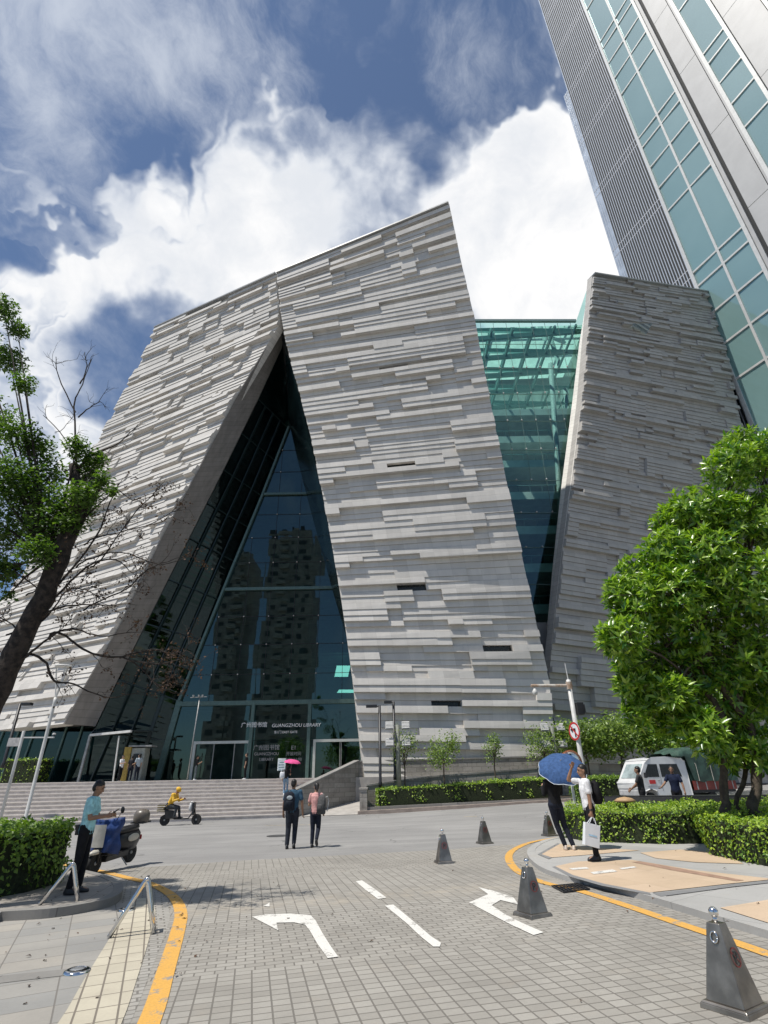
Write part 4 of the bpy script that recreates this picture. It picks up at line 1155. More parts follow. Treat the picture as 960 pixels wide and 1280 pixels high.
def hedge(label, foot, h, n, lm=lf_hedge, size=(.035, .07), rough=.05, grp=None, name='hedge'):
    """clipped hedge over a foot polygon (x, y)"""
    P = [Vector((p[0], p[1], 0)) for p in foot]; c = sum(P, Vector())/len(P)
    o = thing(name, label, 'hedge', gd(c.x, c.y), 0, grp)
    tri = [tuple(t) for t in tessellate_polygon([P])]
    areas = [((P[b]-P[a]).cross(P[d]-P[a])).length/2 for a, b, d in tri]; per = [(P[(i+1) % len(P)]-P[i]).length for i in range(len(P))]
    sgn = 1 if sum((P[i].x*P[(i+1) % len(P)].y-P[(i+1) % len(P)].x*P[i].y) for i in range(len(P))) > 0 else -1
    top, side = sum(areas), sum(per)*h
    pos = []; nm = []
    def bumpy(x, y, z_): return .09*math.sin(x*3.1+z_*2+1)*math.sin(y*2.7+z_*3)+.05*math.sin(x*7.7+2*z_)*math.sin(y*8.3)
    for i in range(n):
        if RND.random() < top/(top+side):
            a, b, d = RND.choices(tri, areas)[0]; r1, r2 = math.sqrt(RND.random()), RND.random()
            q = P[a]*(1-r1)+P[b]*(r1*(1-r2))+P[d]*(r1*r2)
            dep = abs(RND.gauss(0, rough*1.3)); z_ = h+bumpy(q.x, q.y, 0)-dep+(RND.random() < .05)*RND.uniform(0, .09)
            pos.append((q.x, q.y, G(q.x, q.y)+z_)); nm.append((RND.gauss(0, .3), RND.gauss(0, .3)-.2, 1))
        else:
            k = RND.choices(range(len(P)), per)[0]; a, b = P[k], P[(k+1) % len(P)]
            q = a.lerp(b, RND.random()); e = (b-a).normalized(); nv = Vector((e.y, -e.x, 0))*sgn
            z_ = RND.random()**.8*h
            s_ = bumpy(q.x, q.y, z_)-abs(RND.gauss(0, rough*1.5))-(.10*(1-z_/h))
            q = q+nv*s_
            pos.append((q.x, q.y, G(q.x, q.y)+z_)); nm.append((nv.x, nv.y, .55))
    leaves_mesh('leaves', np.array(pos), np.array(nm), NR.uniform(size[0], size[1], len(pos)), .6, o, lm, jitter=.5)
    mb = MB(); Q = [c+(p-c)*(1-.16/max(.4, (p-c).length)) for p in P]
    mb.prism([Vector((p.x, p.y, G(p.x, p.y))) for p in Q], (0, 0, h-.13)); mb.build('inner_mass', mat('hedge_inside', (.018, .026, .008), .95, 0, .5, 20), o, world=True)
    return o
hedge('clipped green hedge behind the man with the white bag', [(4.72, 17.2), (4.95, 16.0), (6.4, 14.85), (7.2, 14.6), (9.5, 14.4), (12.5, 14.6), (12.5, 16.4), (9, 16.9), (6.8, 18.0), (5.5, 18.4)], .83, 15000, size=(.045, .085))
hedge('nearer clipped green hedge cut off by the right edge', [(6.55, 11.0), (8.8, 9.6), (11, 9.2), (11, 13.0), (8.0, 13.6), (6.75, 13.5), (6.4, 12.9)], .80, 12000, size=(.045, .085))
hx0, hx1 = -.75, 9.6
hedge('long low hedge in the stone planter before the library wall', [(hx0, 34.75), (hx1, 35.1), (hx1, 36.0), (hx0, 35.7)], 1.25, 9000, size=(.08, .14), rough=.08)
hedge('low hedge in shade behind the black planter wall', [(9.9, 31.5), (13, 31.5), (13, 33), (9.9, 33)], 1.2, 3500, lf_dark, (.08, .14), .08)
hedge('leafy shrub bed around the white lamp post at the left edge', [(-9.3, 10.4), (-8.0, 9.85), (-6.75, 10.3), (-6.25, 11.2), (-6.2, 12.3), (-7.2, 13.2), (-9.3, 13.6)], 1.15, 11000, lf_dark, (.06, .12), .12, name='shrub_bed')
hedge('small bright clipped shrub on the terrace, far left', [(-28.5, 43.2), (-25.6, 43.2), (-25.6, 44.6), (-28.5, 44.6)], 4.0, 2200, size=(.1, .18), rough=.12, name='shrub')

def small_tree(label, u, v_base, v_top, rpx, Y, lm=lf_small, n=900, name='young_tree', grp='young trees in the planter', sparse=1.0, leaf=(.10, .2)):
    b = yp(u, v_base, Y); tz = yp(u, v_top, Y).z; r = rpx*Y/743
    b.z = max(b.z, G(b.x, b.y))
    o = thing(name, label, 'tree', b, 0, grp)
    H_ = tz-b.z
    mb = MB(); ends = []
    st_ = [Vector((0, 0, 0)), Vector((RND.gauss(0, .04), 0, H_*.3)), Vector((RND.gauss(0, .06), 0, H_*.6))]
    mb.tube(st_, [.05, .04, .03], 6)
    for k in range(9):
        a = k*2.4; e = Vector((math.cos(a)*r*.7, math.sin(a)*r*.7, H_*RND.uniform(.55, .92)))
        mb.tube([st_[1].lerp(st_[2], RND.random()), e*.6+Vector((0, 0, H_*.25)), e], [.02, .015, .008], 5); ends.append(e)
    mb.build('trunk', bark_l, o)
    pos = []; nm = []
    for i in range(n):
        e = RND.choice(ends) if RND.random() < .75 else Vector((RND.gauss(0, .3)*r, RND.gauss(0, .3)*r, H_*RND.uniform(.5, .97)))
        q = e+Vector((RND.gauss(0, .24)*r, RND.gauss(0, .24)*r, RND.gauss(0, .11)*H_))
        if q.z < H_*.28: q.z = H_*.5
        pos.append(tuple(q)); nm.append((RND.gauss(0, .4), -.3+RND.gauss(0, .4), .9))
    leaves_mesh('crown', np.array(pos), np.array(nm), NR.uniform(leaf[0], leaf[1], n), .55, o, lm, world=False)
    return o
small_tree('bushy young tree with pale yellow-green leaves in the planter', 556, 984, 922, 21, 35.3, n=1300)
small_tree('slim young tree in the planter right of the bushy pale one', 620, 976, 922, 11, 35.6, n=700, leaf=(.09, .17))
small_tree('thin sparse young tree beside the floodlight pole and black lamps', 506, 984, 914, 17, 35.4, n=700, leaf=(.09, .17))
small_tree('small leafy tree left of the no-turning sign pole', 684, 975, 912, 22, 36.2, n=1300)
small_tree('round dense shrub tree directly right of the no-turning sign', 738, 975, 906, 38, 36.6, lf_small, 2600, 'round_tree', 'round shrub trees before the right wing', leaf=(.18, .34))
small_tree('round dense shrub tree left of the white truck', 783, 978, 903, 42, 37, lf_small, 2800, 'round_tree', 'round shrub trees before the right wing', leaf=(.18, .34))
small_tree('shrub tree behind the cab of the white truck', 832, 976, 905, 40, 37.4, lf_dark, 2600, 'round_tree', 'round shrub trees before the right wing', leaf=(.18, .34))
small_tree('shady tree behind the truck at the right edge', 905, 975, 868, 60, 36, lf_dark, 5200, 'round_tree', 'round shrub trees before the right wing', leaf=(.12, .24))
# street trees behind the viewer (seen only mirrored in the entrance)

# ------------------------------------------------------------------ planter, ramp and walls before the library
def wall(name, label, P, zb_, zt_, th, m_=None, cap=True):
    """P: list of (x, y); zt_: heights per point"""
    o = thing(name, label, 'wall', (P[0][0], P[0][1], zb_))
    mb = MB(); mc = MB()
    for i in range(len(P)-1):
        a, b = Vector((*P[i], 0)), Vector((*P[i+1], 0)); e = (b-a).normalized(); n = Vector((-e.y, e.x, 0))*th
        A = [a, b, b+n, a+n]; zz = [zt_[i], zt_[i+1], zt_[i+1], zt_[i]]
        mb.hexa([q+Vector((0, 0, zb_)) for q in A], [q+Vector((0, 0, z_)) for q, z_ in zip(A, zz)])
        if cap:
            B = [a-n*.12-e*.02, b-n*.12+e*.02, b+n*1.12+e*.02, a+n*1.12-e*.02]
            mc.hexa([q+Vector((0, 0, z_+.002)) for q, z_ in zip(B, zz)], [q+Vector((0, 0, z_+.09)) for q, z_ in zip(B, zz)])
    mb.build('masonry', m_ or M['wallstone'], o, world=True)
    if cap: mc.build('coping', M['kerb'], o, world=True)
    return o
wall('stair_wall', 'sloping stone block wall along the right side of the stairs', [(-5.25, 33.72), (-1.9, 37.7)], -.4, [1.15, 2.75], .4)
wall('terrace_wall', 'long stone block wall at the foot of the library facade', [(-1.88, 37.75), (12.2, 38.2)], -.4, [2.72, 2.85], .45)
wall('ramp_wall', 'low sloping stone parapet of the ramp behind the planter hedge', [(-1.3, 35.75), (2.5, 36.4), (12.5, 36.9)], -.4, [1.35, 1.75, 2.3], .3)
pw = wall('planter_wall', 'granite planter edging with two low steps along the road', [(-1.55, 34.35), (10.6, 34.6)], -.4, [.30, .62], .3, M['kerb'], False)
mb = MB()
for k, (dy, hh) in enumerate(((0, .13), (.0, 0))):
    if k: continue
    a, b = Vector((-1.75, 33.85, 0)), Vector((13.0, 34.1, 0))
    q = lambda p, h: Vector((p.x, p.y, G(p.x, p.y)+h))
    mb.hexa([q(a, -.3), q(b, -.3), q(b+Vector((0, .55, 0)), -.3), q(a+Vector((0, .55, 0)), -.3)], [q(a, .16), q(b, .16), q(b+Vector((0, .55, 0)), .16), q(a+Vector((0, .55, 0)), .16)])
mb.build('step', mat('reddish_kerb', (.30, .245, .21), .8, 0, .15, 2), pw, world=True)
mb = MB(); mb.box((-1.45, 34.9, .45), (.42, 1.3, 1.5)); mb.box((-1.45, 34.9, 1.24), (.5, 1.4, .08)); mb.build('end_pillar', M['wallstone'], pw, world=True)
sheet('planter_soil', [(-1.2, 34.5), (13, 34.7), (13, 38), (-1.2, 37.6)], .25, mat('soil', (.06, .045, .03), .95, 0, .3, 4))
mb = MB()
mb.quad((-5.0, 33.8, G(-5, 33.8)+.02), (-1.7, 33.8, G(-1.7, 33.8)+.02), (-1.2, 37.5, .55), (-2.3, 37.3, .5))
tag(mb.build('ramp', pm_), kind='structure')
# black granite planter wall on the right
bp = thing('granite_planter', 'long low black granite planter wall with two men behind it', 'planter', gd(11, 19.5))
bgm = mat('black_granite', (.045, .043, .042), .3, 0, .2, 20, c2=(.03, .03, .03))
mb = MB(); ring = [(7.45, 20.9), (8.75, 18.7), (18, 17.6), (18, 20.4)]
inn = [(8.0, 20.6), (9.0, 19.1), (17.6, 18.1), (17.6, 20.0)]
for i in range(4):
    j = (i+1) % 4
    q = lambda p, z_: Vector((p[0], p[1], z_))
    zb0 = .0
    mb.hexa([q(ring[i], zb0), q(ring[j], zb0), q(inn[j], zb0), q(inn[i], zb0)], [q(ring[i], 1.02), q(ring[j], 1.06), q(inn[j], 1.05), q(inn[i], 1.0)])
mb.build('wall', bgm, bp, world=True)
mb = MB(); mb.poly([Vector((*p, .93)) for p in inn]); mb.build('soil', mat('planter_soil', (.035, .03, .025), .9), bp, world=True)
ol = thing('round_wood_lid', 'small round tan lid on a post poking out of the right hedge', 'post', gd(6.35, 16.3))
mb = MB(); mb.lathe([(.03, 0), (.03, .9)], n=8); mb.build('post', M['black'], ol)
mb = MB(); mb.lathe([(.05, .9), (.26, .93), (.28, .96), (.18, 1.02), (.02, 1.05)], n=20); mb.build('lid', mat('tan_lid', (.42, .27, .14), .6), ol, smooth=True)

# ------------------------------------------------------------------ street furniture
bol_lab = ['nearest steel bollard with a no-parking emblem at the lower right corner', 'steel bollard beside the right painted arrow', 'steel bollard in the middle of the street mouth left of its pair', 'steel bollard on the asphalt between the middle one and the hedge', 'steel bollard half hidden beside the right hedge and umbrella']
bpos = [(gp(921, 1262), 33), (gp(666, 1145), 28), (gp(555, 1079), 12), (gp(606, 1054.5), 20), (gp(687, 1045), 20)]
root = thing('bollard', bol_lab[0], 'bollard', bpos[0][0], R(bpos[0][1]), 'pyramid steel bollards across the street mouth')
def frustum(mb, z0, z1, w0, w1, mi=None):
    q = lambda w, z_: [Vector((-w/2, -w/2, z_)), Vector((w/2, -w/2, z_)), Vector((w/2, w/2, z_)), Vector((-w/2, w/2, z_))]
    mb.hexa(q(w0, z0), q(w1, z1), mi)
mb = MB(); frustum(mb, 0, .035, .37, .36); frustum(mb, .035, .05, .35, .33); mb.build('base_plate', M['steel'], root, bevel=.004)
mb = MB(); frustum(mb, .05, .545, .29, .105); mb.build('body', M['steel'], root, bevel=.005)
mb = MB(); mb.lathe([(.018, .545), (.018, .575), (.012, .58)], n=12); mb.ell((0, 0, .612), .038, 16); mb.build('ball', M['chrome'], root, smooth=True)
sl_ = math.atan2((.29-.105)/2, .495)
def on_face(z_, ang, off=.004):
    w = lerp(.29, .105, (z_-.05)/.495)/2
    Mr = Matrix.Rotation(ang, 3, 'Z')
    n = Mr @ Vector((0, -math.cos(sl_), math.sin(sl_))); x = Mr @ Vector((1, 0, 0)); y = n.cross(x)
    return Mr @ Vector((0, -w, z_))+n*off, Matrix((x, y, n)).transposed()
mb = MB(); p, Mf = on_face(.455, R(-90), .008)
pts = [p+Mf @ Vector((.028*math.cos(a), .036*math.sin(a), 0)) for a in [i*math.pi/10 for i in range(21)]]
mb.tube(pts, .007, 6); mb.build('handle_ring', M['chrome'], root, smooth=True)
p, Mf = on_face(.335, 0, .004)
mb = MB(); n_ = 28
for k in range(n_):
    a, b = 2*math.pi*k/n_, 2*math.pi*(k+1)/n_
    f = lambda r, a: p+Mf @ Vector((r*math.cos(a), r*1.08*math.sin(a), 0))
    mb.quad(f(.050, a), f(.050, b), f(.058, b), f(.058, a))
c_, s_ = .7, .7
mb.quad(*[p+Mf @ Vector(q) for q in ((-.038, .034, .001), (-.033, .040, .001), (.038, -.034, .001), (.033, -.040, .001))])
emb = mb.build('no_parking_ring', mat('dull_red', (.30, .05, .04), .5), root)
me = text_mesh('P', .115, .0005); xform(me, Matrix.Translation(p+Mf @ Vector((0, -.042, .0006))) @ Mf.to_4x4()); me.materials.append(M['black'])
lo = bpy.data.objects.new('letter', me); COL.objects.link(lo); lo.parent = root
for k in range(1, 5):
    c = copy_tree(root); c.location = bpos[k][0]; c.rotation_euler = (0, 0, R(bpos[k][1])); c['label'] = bol_lab[k]

# folding A-frame parking barriers
def abar(label, f0, f1, apex_h, dz, first=None):
    o = thing('a_frame_barrier', label, 'barrier', (f0+f1)/2, 0, 'polished steel A-frame barriers on the left pavement')
    c = (f0+f1)/2
    e = (f1-f0); W_ = e.length; e.normalize(); n = Vector((-e.y, e.x, 0))
    ap = e*W_*.17+Vector((0, 0, apex_h))
    for k, s_ in enumerate((-.09, .09)):
        mb = MB(); pts = []
        a, b = -e*W_*.5+n*s_+Vector((0, 0, .0)), e*W_*.5+n*s_
        top = ap+n*s_
        d1 = (top-a).normalized(); d2 = (b-top).normalized()
        pts = [a, a.lerp(top, .5), top-d1*.07]
        for f in (.25, .5, .75): pts.append((top-d1*.07)*(1-f)**2+top*2*f*(1-f)+(top+d2*.07)*f*f)
        pts += [top+d2*.07, top.lerp(b, .6), b]
        mb.tube(pts, .028, 10); mb.build('bent_tube', M['chrome'], o, smooth=True)
    mb = MB(); mb.tube([ap+n*-.12-Vector((0, 0, .015)), ap+n*.12-Vector((0, 0, .015))], .024, 10)
    mb.build('cross_tube', M['chrome'], o, smooth=True)
    mb = MB()
    for q in (-e*W_*.5, e*W_*.5): mb.tube([q-n*.1+Vector((0, 0, .02)), q+n*.1+Vector((0, 0, .02))], .02, 8)
    mb.build('foot_bar', M['chrome'], o, smooth=True)
abar('polished steel A-frame barrier on the cream tactile strip', gp(137, 1170, .02), gp(192, 1164, .02), .60, 0)
abar('polished steel A-frame barrier on the raised kerb in front of the man with a phone', gp(50, 1130, KL), gp(97, 1125, KL), .52, 0)
for (u, v), lb in (((96, 1217), 'flat round steel ground light on the grey slabs near the lower left corner'), ((158, 1139), 'flat round steel ground light behind the A-frame barrier')):
    o = thing('ground_light', lb, 'ground light', gp(u, v), 0, 'round steel ground lights')
    mb = MB(); mb.lathe([(.13, .0), (.135, .012), (.125, .03), (.085, .045), (.08, .038), (.01, .036)], n=28); mb.build('rim', M['chrome'], o, smooth=True)
    mb = MB(); mb.lathe([(.079, .039), (.05, .044), (.005, .045)], n=24); mb.build('lens', mat('lamp_lens', (.25, .26, .27), .15), o, smooth=True)

# tall white lamp with a dish, left
o = thing('lamp_post', 'tall white lamp post with a forked top and round dish at the left', 'lamp post', gp(22, 1062))
b = o.location; LY = b.y
top = yp(65, 872, LY); ty_ = top.z-b.z
mb = MB(); mb.lathe([(.09, 0), (.085, .1), (.06, .15), (.055, ty_-.2), (.06, ty_)], n=14); mb.build('pole', M['white_metal'], o, smooth=True)
dz = yp(70, 833, LY).z-b.z
for a in (200, 320, 80):
    mb = MB(); d = Vector((math.cos(R(a)), math.sin(R(a)), 0))
    mb.bar((0, 0, ty_-.05), d*.24+Vector((0, 0, dz-.02)), .035, .035); mb.build('fork_arm', M['white_metal'], o)
mb = MB(); mb.lathe([(.02, dz-.03), (.30, dz-.025), (.31, dz), (.28, dz+.035), (.05, dz+.05), (.01, dz+.05)], n=28); mb.build('dish', M['white_metal'], o, smooth=True)
# white camera pole with sign board, far left
o = thing('camera_pole', 'white pole with a camera arm and blank sign board cut by the left edge', 'camera pole', gp(-4, 1040))
b = o.location; CY = b.y
tp_ = yp(22.5, 914, CY).z-b.z
mb = MB(); mb.lathe([(.075, 0), (.075, tp_), (.07, tp_+.01)], n=14); mb.build('pole', M['white_metal'], o, smooth=True)
az = yp(24, 922, CY).z-b.z; ax_ = yp(68, 921, CY).x-b.x
mb = MB(); mb.bar((0, 0, az), (ax_, 0, az-.02), .07, .06); mb.build('arm', M['white_metal'], o, bevel=.006)
mb = MB(); mb.lathe([(.085, 0), (.08, .06), (.03, .085)], (ax_-.05, 0, az+.12), 14); mb.box((ax_-.08, 0, az+.08), (.03, .03, .12)); mb.build('camera_dome', M['white_metal'], o, smooth=False)
mb = MB(); mb.ell((ax_-.05, 0, az+.11), .06, 10); mb.build('camera_lens', M['black'], o, smooth=True)
mb = MB(); mb.box((-.42, .03, az-.22), (.62, .04, .42)); mb.build('sign_board', mat('pale_board', (.45, .43, .41), .5), o, bevel=.01)
# black street lamps
def black_lamp(label, u, vb, vt, Y, arm=-1, armpx=14):
    b = yp(u, vb, Y); h = yp(u, vt, Y).z-b.z
    o = thing('street_lamp', label, 'street lamp', b, 0, 'black single-arm street lamps')
    mb = MB(); mb.lathe([(.11, 0), (.11, .25), (.085, .3), (.08, h)], n=12); mb.build('pole', M['black'], o, smooth=True)
    aw = armpx*Y/743
    mb = MB(); mb.bar((0, 0, h-.06), (arm*aw*.5, 0, h-.04), .09, .07); mb.build('arm', M['black'], o)
    mb = MB(); mb.box((arm*aw*.62, 0, h-.03), (aw*.85, .32, .16)); mb.build('lamp_head', M['black'], o, bevel=.02)
black_lamp('taller front black street lamp at the left end of the planter hedge', 475.5, 984, 882, 35.2, -1, 17)
black_lamp('rear black street lamp with its head between the floodlights', 494, 975, 877, 36.0, -1, 12)
black_lamp('black street lamp at the far left, before the stone wing', 3, 960, 880, 33, 1, 15)
b = yp(234, 974, 42.3); o = thing('slim_mast', 'slim steel mast with spotlights at the left side of the entrance', 'mast', b)
h = yp(238, 872, 42.3).z-b.z
mb = MB(); mb.tube([(0, 0, 0), (.05, 0, h*.5), (.12, 0, h)], .045, 8); mb.build('pole', M['grey_metal'], o, smooth=True)
for dx in (-.5, .1, .5):
    mb = MB(); mb.lathe([(.04, -.1), (.07, -.06), (.08, .07), (.03, .08)], (dx*.7, -.1, h+.1), 10); mb.build('spotlight', M['grey_metal'], o)
mb = MB(); mb.bar((-.6, 0, h), (.65, 0, h+.05), .05, .05); mb.build('crossbar', M['grey_metal'], o)
# floodlight poles
def floods(label, u, vb, vt, Y, sc_=1):
    b = yp(u, vb, Y); h = yp(u, vt, Y).z-b.z
    o = thing('floodlight_pole', label, 'floodlight pole', b, 0, 'poles with four floodlights')
    mb = MB(); mb.lathe([(.14, 0), (.13, h)], n=12); mb.build('pole', mat('greenish_pole', (.17, .18, .15), .6), o, smooth=True)
    for sx in (-1, 1):
        for z_ in (h-.05, h-1.0):
            mb = MB(); Mr = Matrix.Rotation(R(-25), 3, 'X')
            mb.box((sx*.5, -.15, z_), (.5, .12, .5), M=Mr); f = mb.build('floodlight', M['grey_metal'], o, bevel=.02)
            mb = MB()
            for k in range(5): mb.box(Vector((sx*.5, -.15, z_))+Mr @ Vector((0, -.07, -.18+k*.09)), (.42, .03, .05), M=Mr)
            g = mb.build('louvre', M['white_metal'], f)
            mb = MB(); mb.bar((0, 0, z_), (sx*.5, 0, z_), .05, .05); mb.build('bracket', M['grey_metal'], o)
floods('pole with four square floodlights among the planter saplings', 499, 990, 906, 35.0)
floods('pole with four square floodlights behind the no-turning sign', 700, 980, 908, 36.0)
# no-turning sign pole with camera arm, mirror
SP = gp(735, 1020); SY = 22.0
b = gd(yp(731, 975, SY).x, SY)
o = thing('sign_pole', 'white pole with a red ringed no-turning sign, black box and camera arm', 'sign pole', b)
zt_ = yp(709, 850, SY).z-b.z; za = yp(710, 857, SY).z-b.z
mb = MB(); mb.lathe([(.09, 0), (.085, 1), (.085, zt_), (.04, zt_+.02)], n=14); mb.build('pole', M['white_metal'], o, smooth=True)
zr = yp(706, 829, SY).z-b.z
mb = MB(); mb.tube([(0, 0, zt_), (-.02, 0, zr)], [.022, .015], 8); mb.build('lightning_rod', M['white_metal'], o)
xa_ = yp(664, 859, SY).x-b.x
rust = mat('rusty_white', (.58, .54, .48), .6, 0, .1, 3, c2=(.34, .20, .11))
mb = MB(); mb.tube([(.12, 0, za), (xa_, 0, za+.02)], .06, 10); mb.lathe([(.12, -.14), (.12, .14)], (0, 0, za), 12); mb.build('arm', rust, o, smooth=False)
mb = MB(); mb.lathe([(.03, .12), (.05, .1), (.1, 0), (.1, -.1), (.06, -.14)], (xa_+.12, 0, za-.2), 12); mb.build('camera', M['white_metal'], o, smooth=True)
zb_ = yp(716, 886, SY).z-b.z
mb = MB(); mb.box((.28, .05, zb_), (.26, .3, .46)); mb.box((.1, 0, zb_+.2), (.3, .03, .03)); mb.box((.42, .02, zb_), (.03, .34, .3)); mb.build('black_box', M['black'], o, bevel=.02)
zs_ = yp(719, 914, SY).z-b.z
Ms = Matrix.Rotation(R(-71), 3, 'Z'); nv = Ms @ Vector((0, -1, 0))
def disc(mb, r0, r1, c, Mx, n=32, mi=None):
    for k in range(n):
        a, b2 = 2*math.pi*k/n, 2*math.pi*(k+1)/n
        f = lambda r, a: c+Mx @ Vector((r*math.cos(a), 0, r*math.sin(a)))
        if r0 > 0: mb.quad(f(r0, a), f(r0, b2), f(r1, b2), f(r1, a), mi)
        else: mb.add([c, f(r1, a), f(r1, b2)], [(0, 1, 2)], mi)
c0 = Vector((0, 0, zs_))+nv*.11
sr_ = .33
sp_ = MB(); disc(sp_, 0, sr_, c0, Ms); disc(sp_, 0, sr_, c0-nv*.015, Ms); sgn_ = sp_.build('sign_plate', M['white'], o)
mb = MB(); disc(mb, sr_*.78, sr_*.99, c0+nv*.004, Ms)
mb.quad(*[c0+nv*.007+Ms @ Vector(q) for q in ((-.24, 0, .20), (-.20, 0, .24), (.24, 0, -.20), (.20, 0, -.24))]); mb.build('red_ring', M['red'], sgn_)
mb = MB(); f = lambda x, z_: c0+nv*.005+Ms @ Vector((x, 0, z_))
mb.poly([f(.09, -.22), f(.09, .1), f(-.08, .1), f(-.08, .19), f(-.22, .06), f(-.08, -.07), f(-.08, .02), f(.01, .02), f(.01, -.22)]); mb.build('turn_arrow', M['black'], sgn_)
mo = thing('traffic_mirror', 'round convex traffic mirror with an orange rim above the blue umbrella', 'traffic mirror', gd(yp(716, 975, 19).x, 19.0))
zm_ = yp(714, 955, 19).z-mo.location.z
Mm = Matrix.Rotation(R(12), 3, 'Z') @ Matrix.Rotation(R(10), 3, 'X')
mb = MB(); mb.lathe([(.045, 0), (.045, zm_-.1)], (.0, .16, 0), 10); mb.build('pole', M['white_metal'], mo)
mb = MB()
MR = Mm @ Matrix.Rotation(R(90), 3, 'X')
mb.lathe([(.38, -.03), (.41, 0), (.42, .03), (.38, .04)], (0, 0, zm_), 30, M=MR); mb.build('rim', mat('orange_rim', (.60, .22, .10), .5), mo, smooth=False)
mb = MB(); mb.lathe([(.385, .041), (.3, .075), (.18, .1), (.05, .112), (.005, .113)], (0, 0, zm_), 30, M=MR); mb.build('mirror', M['chrome'], mo, smooth=True)

# small canopy, kiosk and notice on the terrace
cz = lambda u, v, Y: yp(u, v, Y)
o = thing('glass_canopy', 'slim white framed canopy over the side entrance, left of the doors', 'canopy', Vector((cz(140, 975, 43).x, 43, PZ)))
p0, p1, p2, p3 = cz(113, 919, 43), cz(164, 914, 41.5), cz(198, 915, 44.5), cz(120, 911, 45)
mb = MB(); mb.prism([p0, p1, p2, p3], (0, 0, .08)); mb.build('roof_pane', mat('smoked_pane', (.05, .06, .06), .2), o, world=True)
mb = MB(); mb.bar(p0, p1, .16, .16); mb.bar(p0, p3, .1, .12); mb.build('edge_beam', M['white_metal'], o, world=True)
mb = MB(); mb.bar((cz(97, 980, 43).x, 43, PZ), p0, .16, .16); mb.build('raking_post', M['grey_metal'], o, world=True)
q = cz(149, 920, 42); mb = MB(); mb.bar((cz(141, 978, 42).x, 42, PZ), (q.x, 42, q.z), .09, .09); mb.build('post', M['white_metal'], o, world=True)
kx = cz(163, 970, 43.2)
o = thing('ticket_kiosk', 'yellow cornered self-service kiosk under the canopy with people in front', 'kiosk', Vector((kx.x, 43.4, PZ)))
kh = cz(160, 934, 43.2).z-PZ
mb = MB(); mb.box((-.42, 0, kh/2), (.5, 1.0, kh)); mb.build('yellow_side', mat('mustard_panel', (.42, .29, .06), .5), o, bevel=.02)
mb = MB(); mb.box((.35, .05, kh/2-.03), (1.0, .9, kh-.08)); mb.build('body', mat('kiosk_grey', (.33, .34, .30), .5), o, bevel=.02)
mb = MB(); mb.box((.35, -.42, kh*.62), (.6, .04, .8)); mb.build('screen', M['dark_void'], o)
mb = MB(); mb.box((.5, -.05, kh+.05), (1.7, 1.1, .1)); mb.build('roof', M['grey_metal'], o)
nx_ = cz(351, 972, 41)
o = thing('notice_stand', 'white notice board standing before the glass behind the pink umbrella', 'notice board', Vector((nx_.x, 41, PZ)))
mb = MB(); mb.bar((0, 0, 0), (0, 0, .7), .06, .06); mb.box((0, 0, .02), (.5, .35, .03)); mb.build('stand', M['grey_metal'], o)
nh = cz(351, 948, 41).z-PZ
mb = MB(); mb.box((0, -.02, (nh+.5)/2), (.55, .05, nh-.5)); mb.build('board', mat('notice_white', (.62, .68, .70), .4), o, bevel=.01)
mb = MB()
for k in range(4): mb.box((0, -.05, nh-.25-k*.16), (.40 if k else .3, .006, .05))
mb.build('print', mat('notice_ink', (.16, .25, .3), .5), o)
# street trees on the far pavement behind the viewer (mirrored low in the entrance glass)
for k, (x, y) in enumerate(((-9, -22), (-20, -24), (-1.5, -26))):
    o = thing('street_tree', 'leafy street tree mirrored in the dark entrance glass', 'tree', (x, y, 0), 0, 'street trees mirrored in the entrance')
    mb = MB(); mb.tube([(0, 0, -.3), (.1, 0, 2), (0, .1, 4.5)], [.2, .16, .1], 8); mb.build('trunk', bark_d, o)
    q = NR.normal(0, 1, (2600, 3)); q /= np.linalg.norm(q, axis=1)[:, None]; q *= (NR.uniform(0, 1, 2600)**.4)[:, None]*np.array([3.2, 3.2, 2.6])
    q += NR.normal(0, .4, q.shape)+np.array([0, 0, 6.2])
    leaves_mesh('crown', q, np.tile(np.array([[0, 0, 1.]]), (2600, 1)), NR.uniform(.3, .5, 2600), .6, o, lf_dark, world=False)

# dry leaves and bits lying on the paving
pos = []
for i in range(170):
    if RND.random() < .55: q = Vector((RND.uniform(-6.5, -2), RND.uniform(5.5, 13), 0))
    else: q = Vector((RND.uniform(-2, 9), RND.uniform(5, 16), 0))
    pos.append((q.x, q.y, G(q.x, q.y)+(.155 if (q.x < -4.6 and q.y > 10.2) else (.10 if q.x > 3.6 else .02))))
lv = leaves_mesh('fallen_leaves', np.array(pos), np.tile(np.array([[0, 0, 1.]]), (len(pos), 1)), NR.uniform(.03, .075, len(pos)), .5, None, lf_brown, jitter=.15)
tag(lv, 'dry brown leaves lying scattered over the paving', 'fallen leaves', kind='stuff')
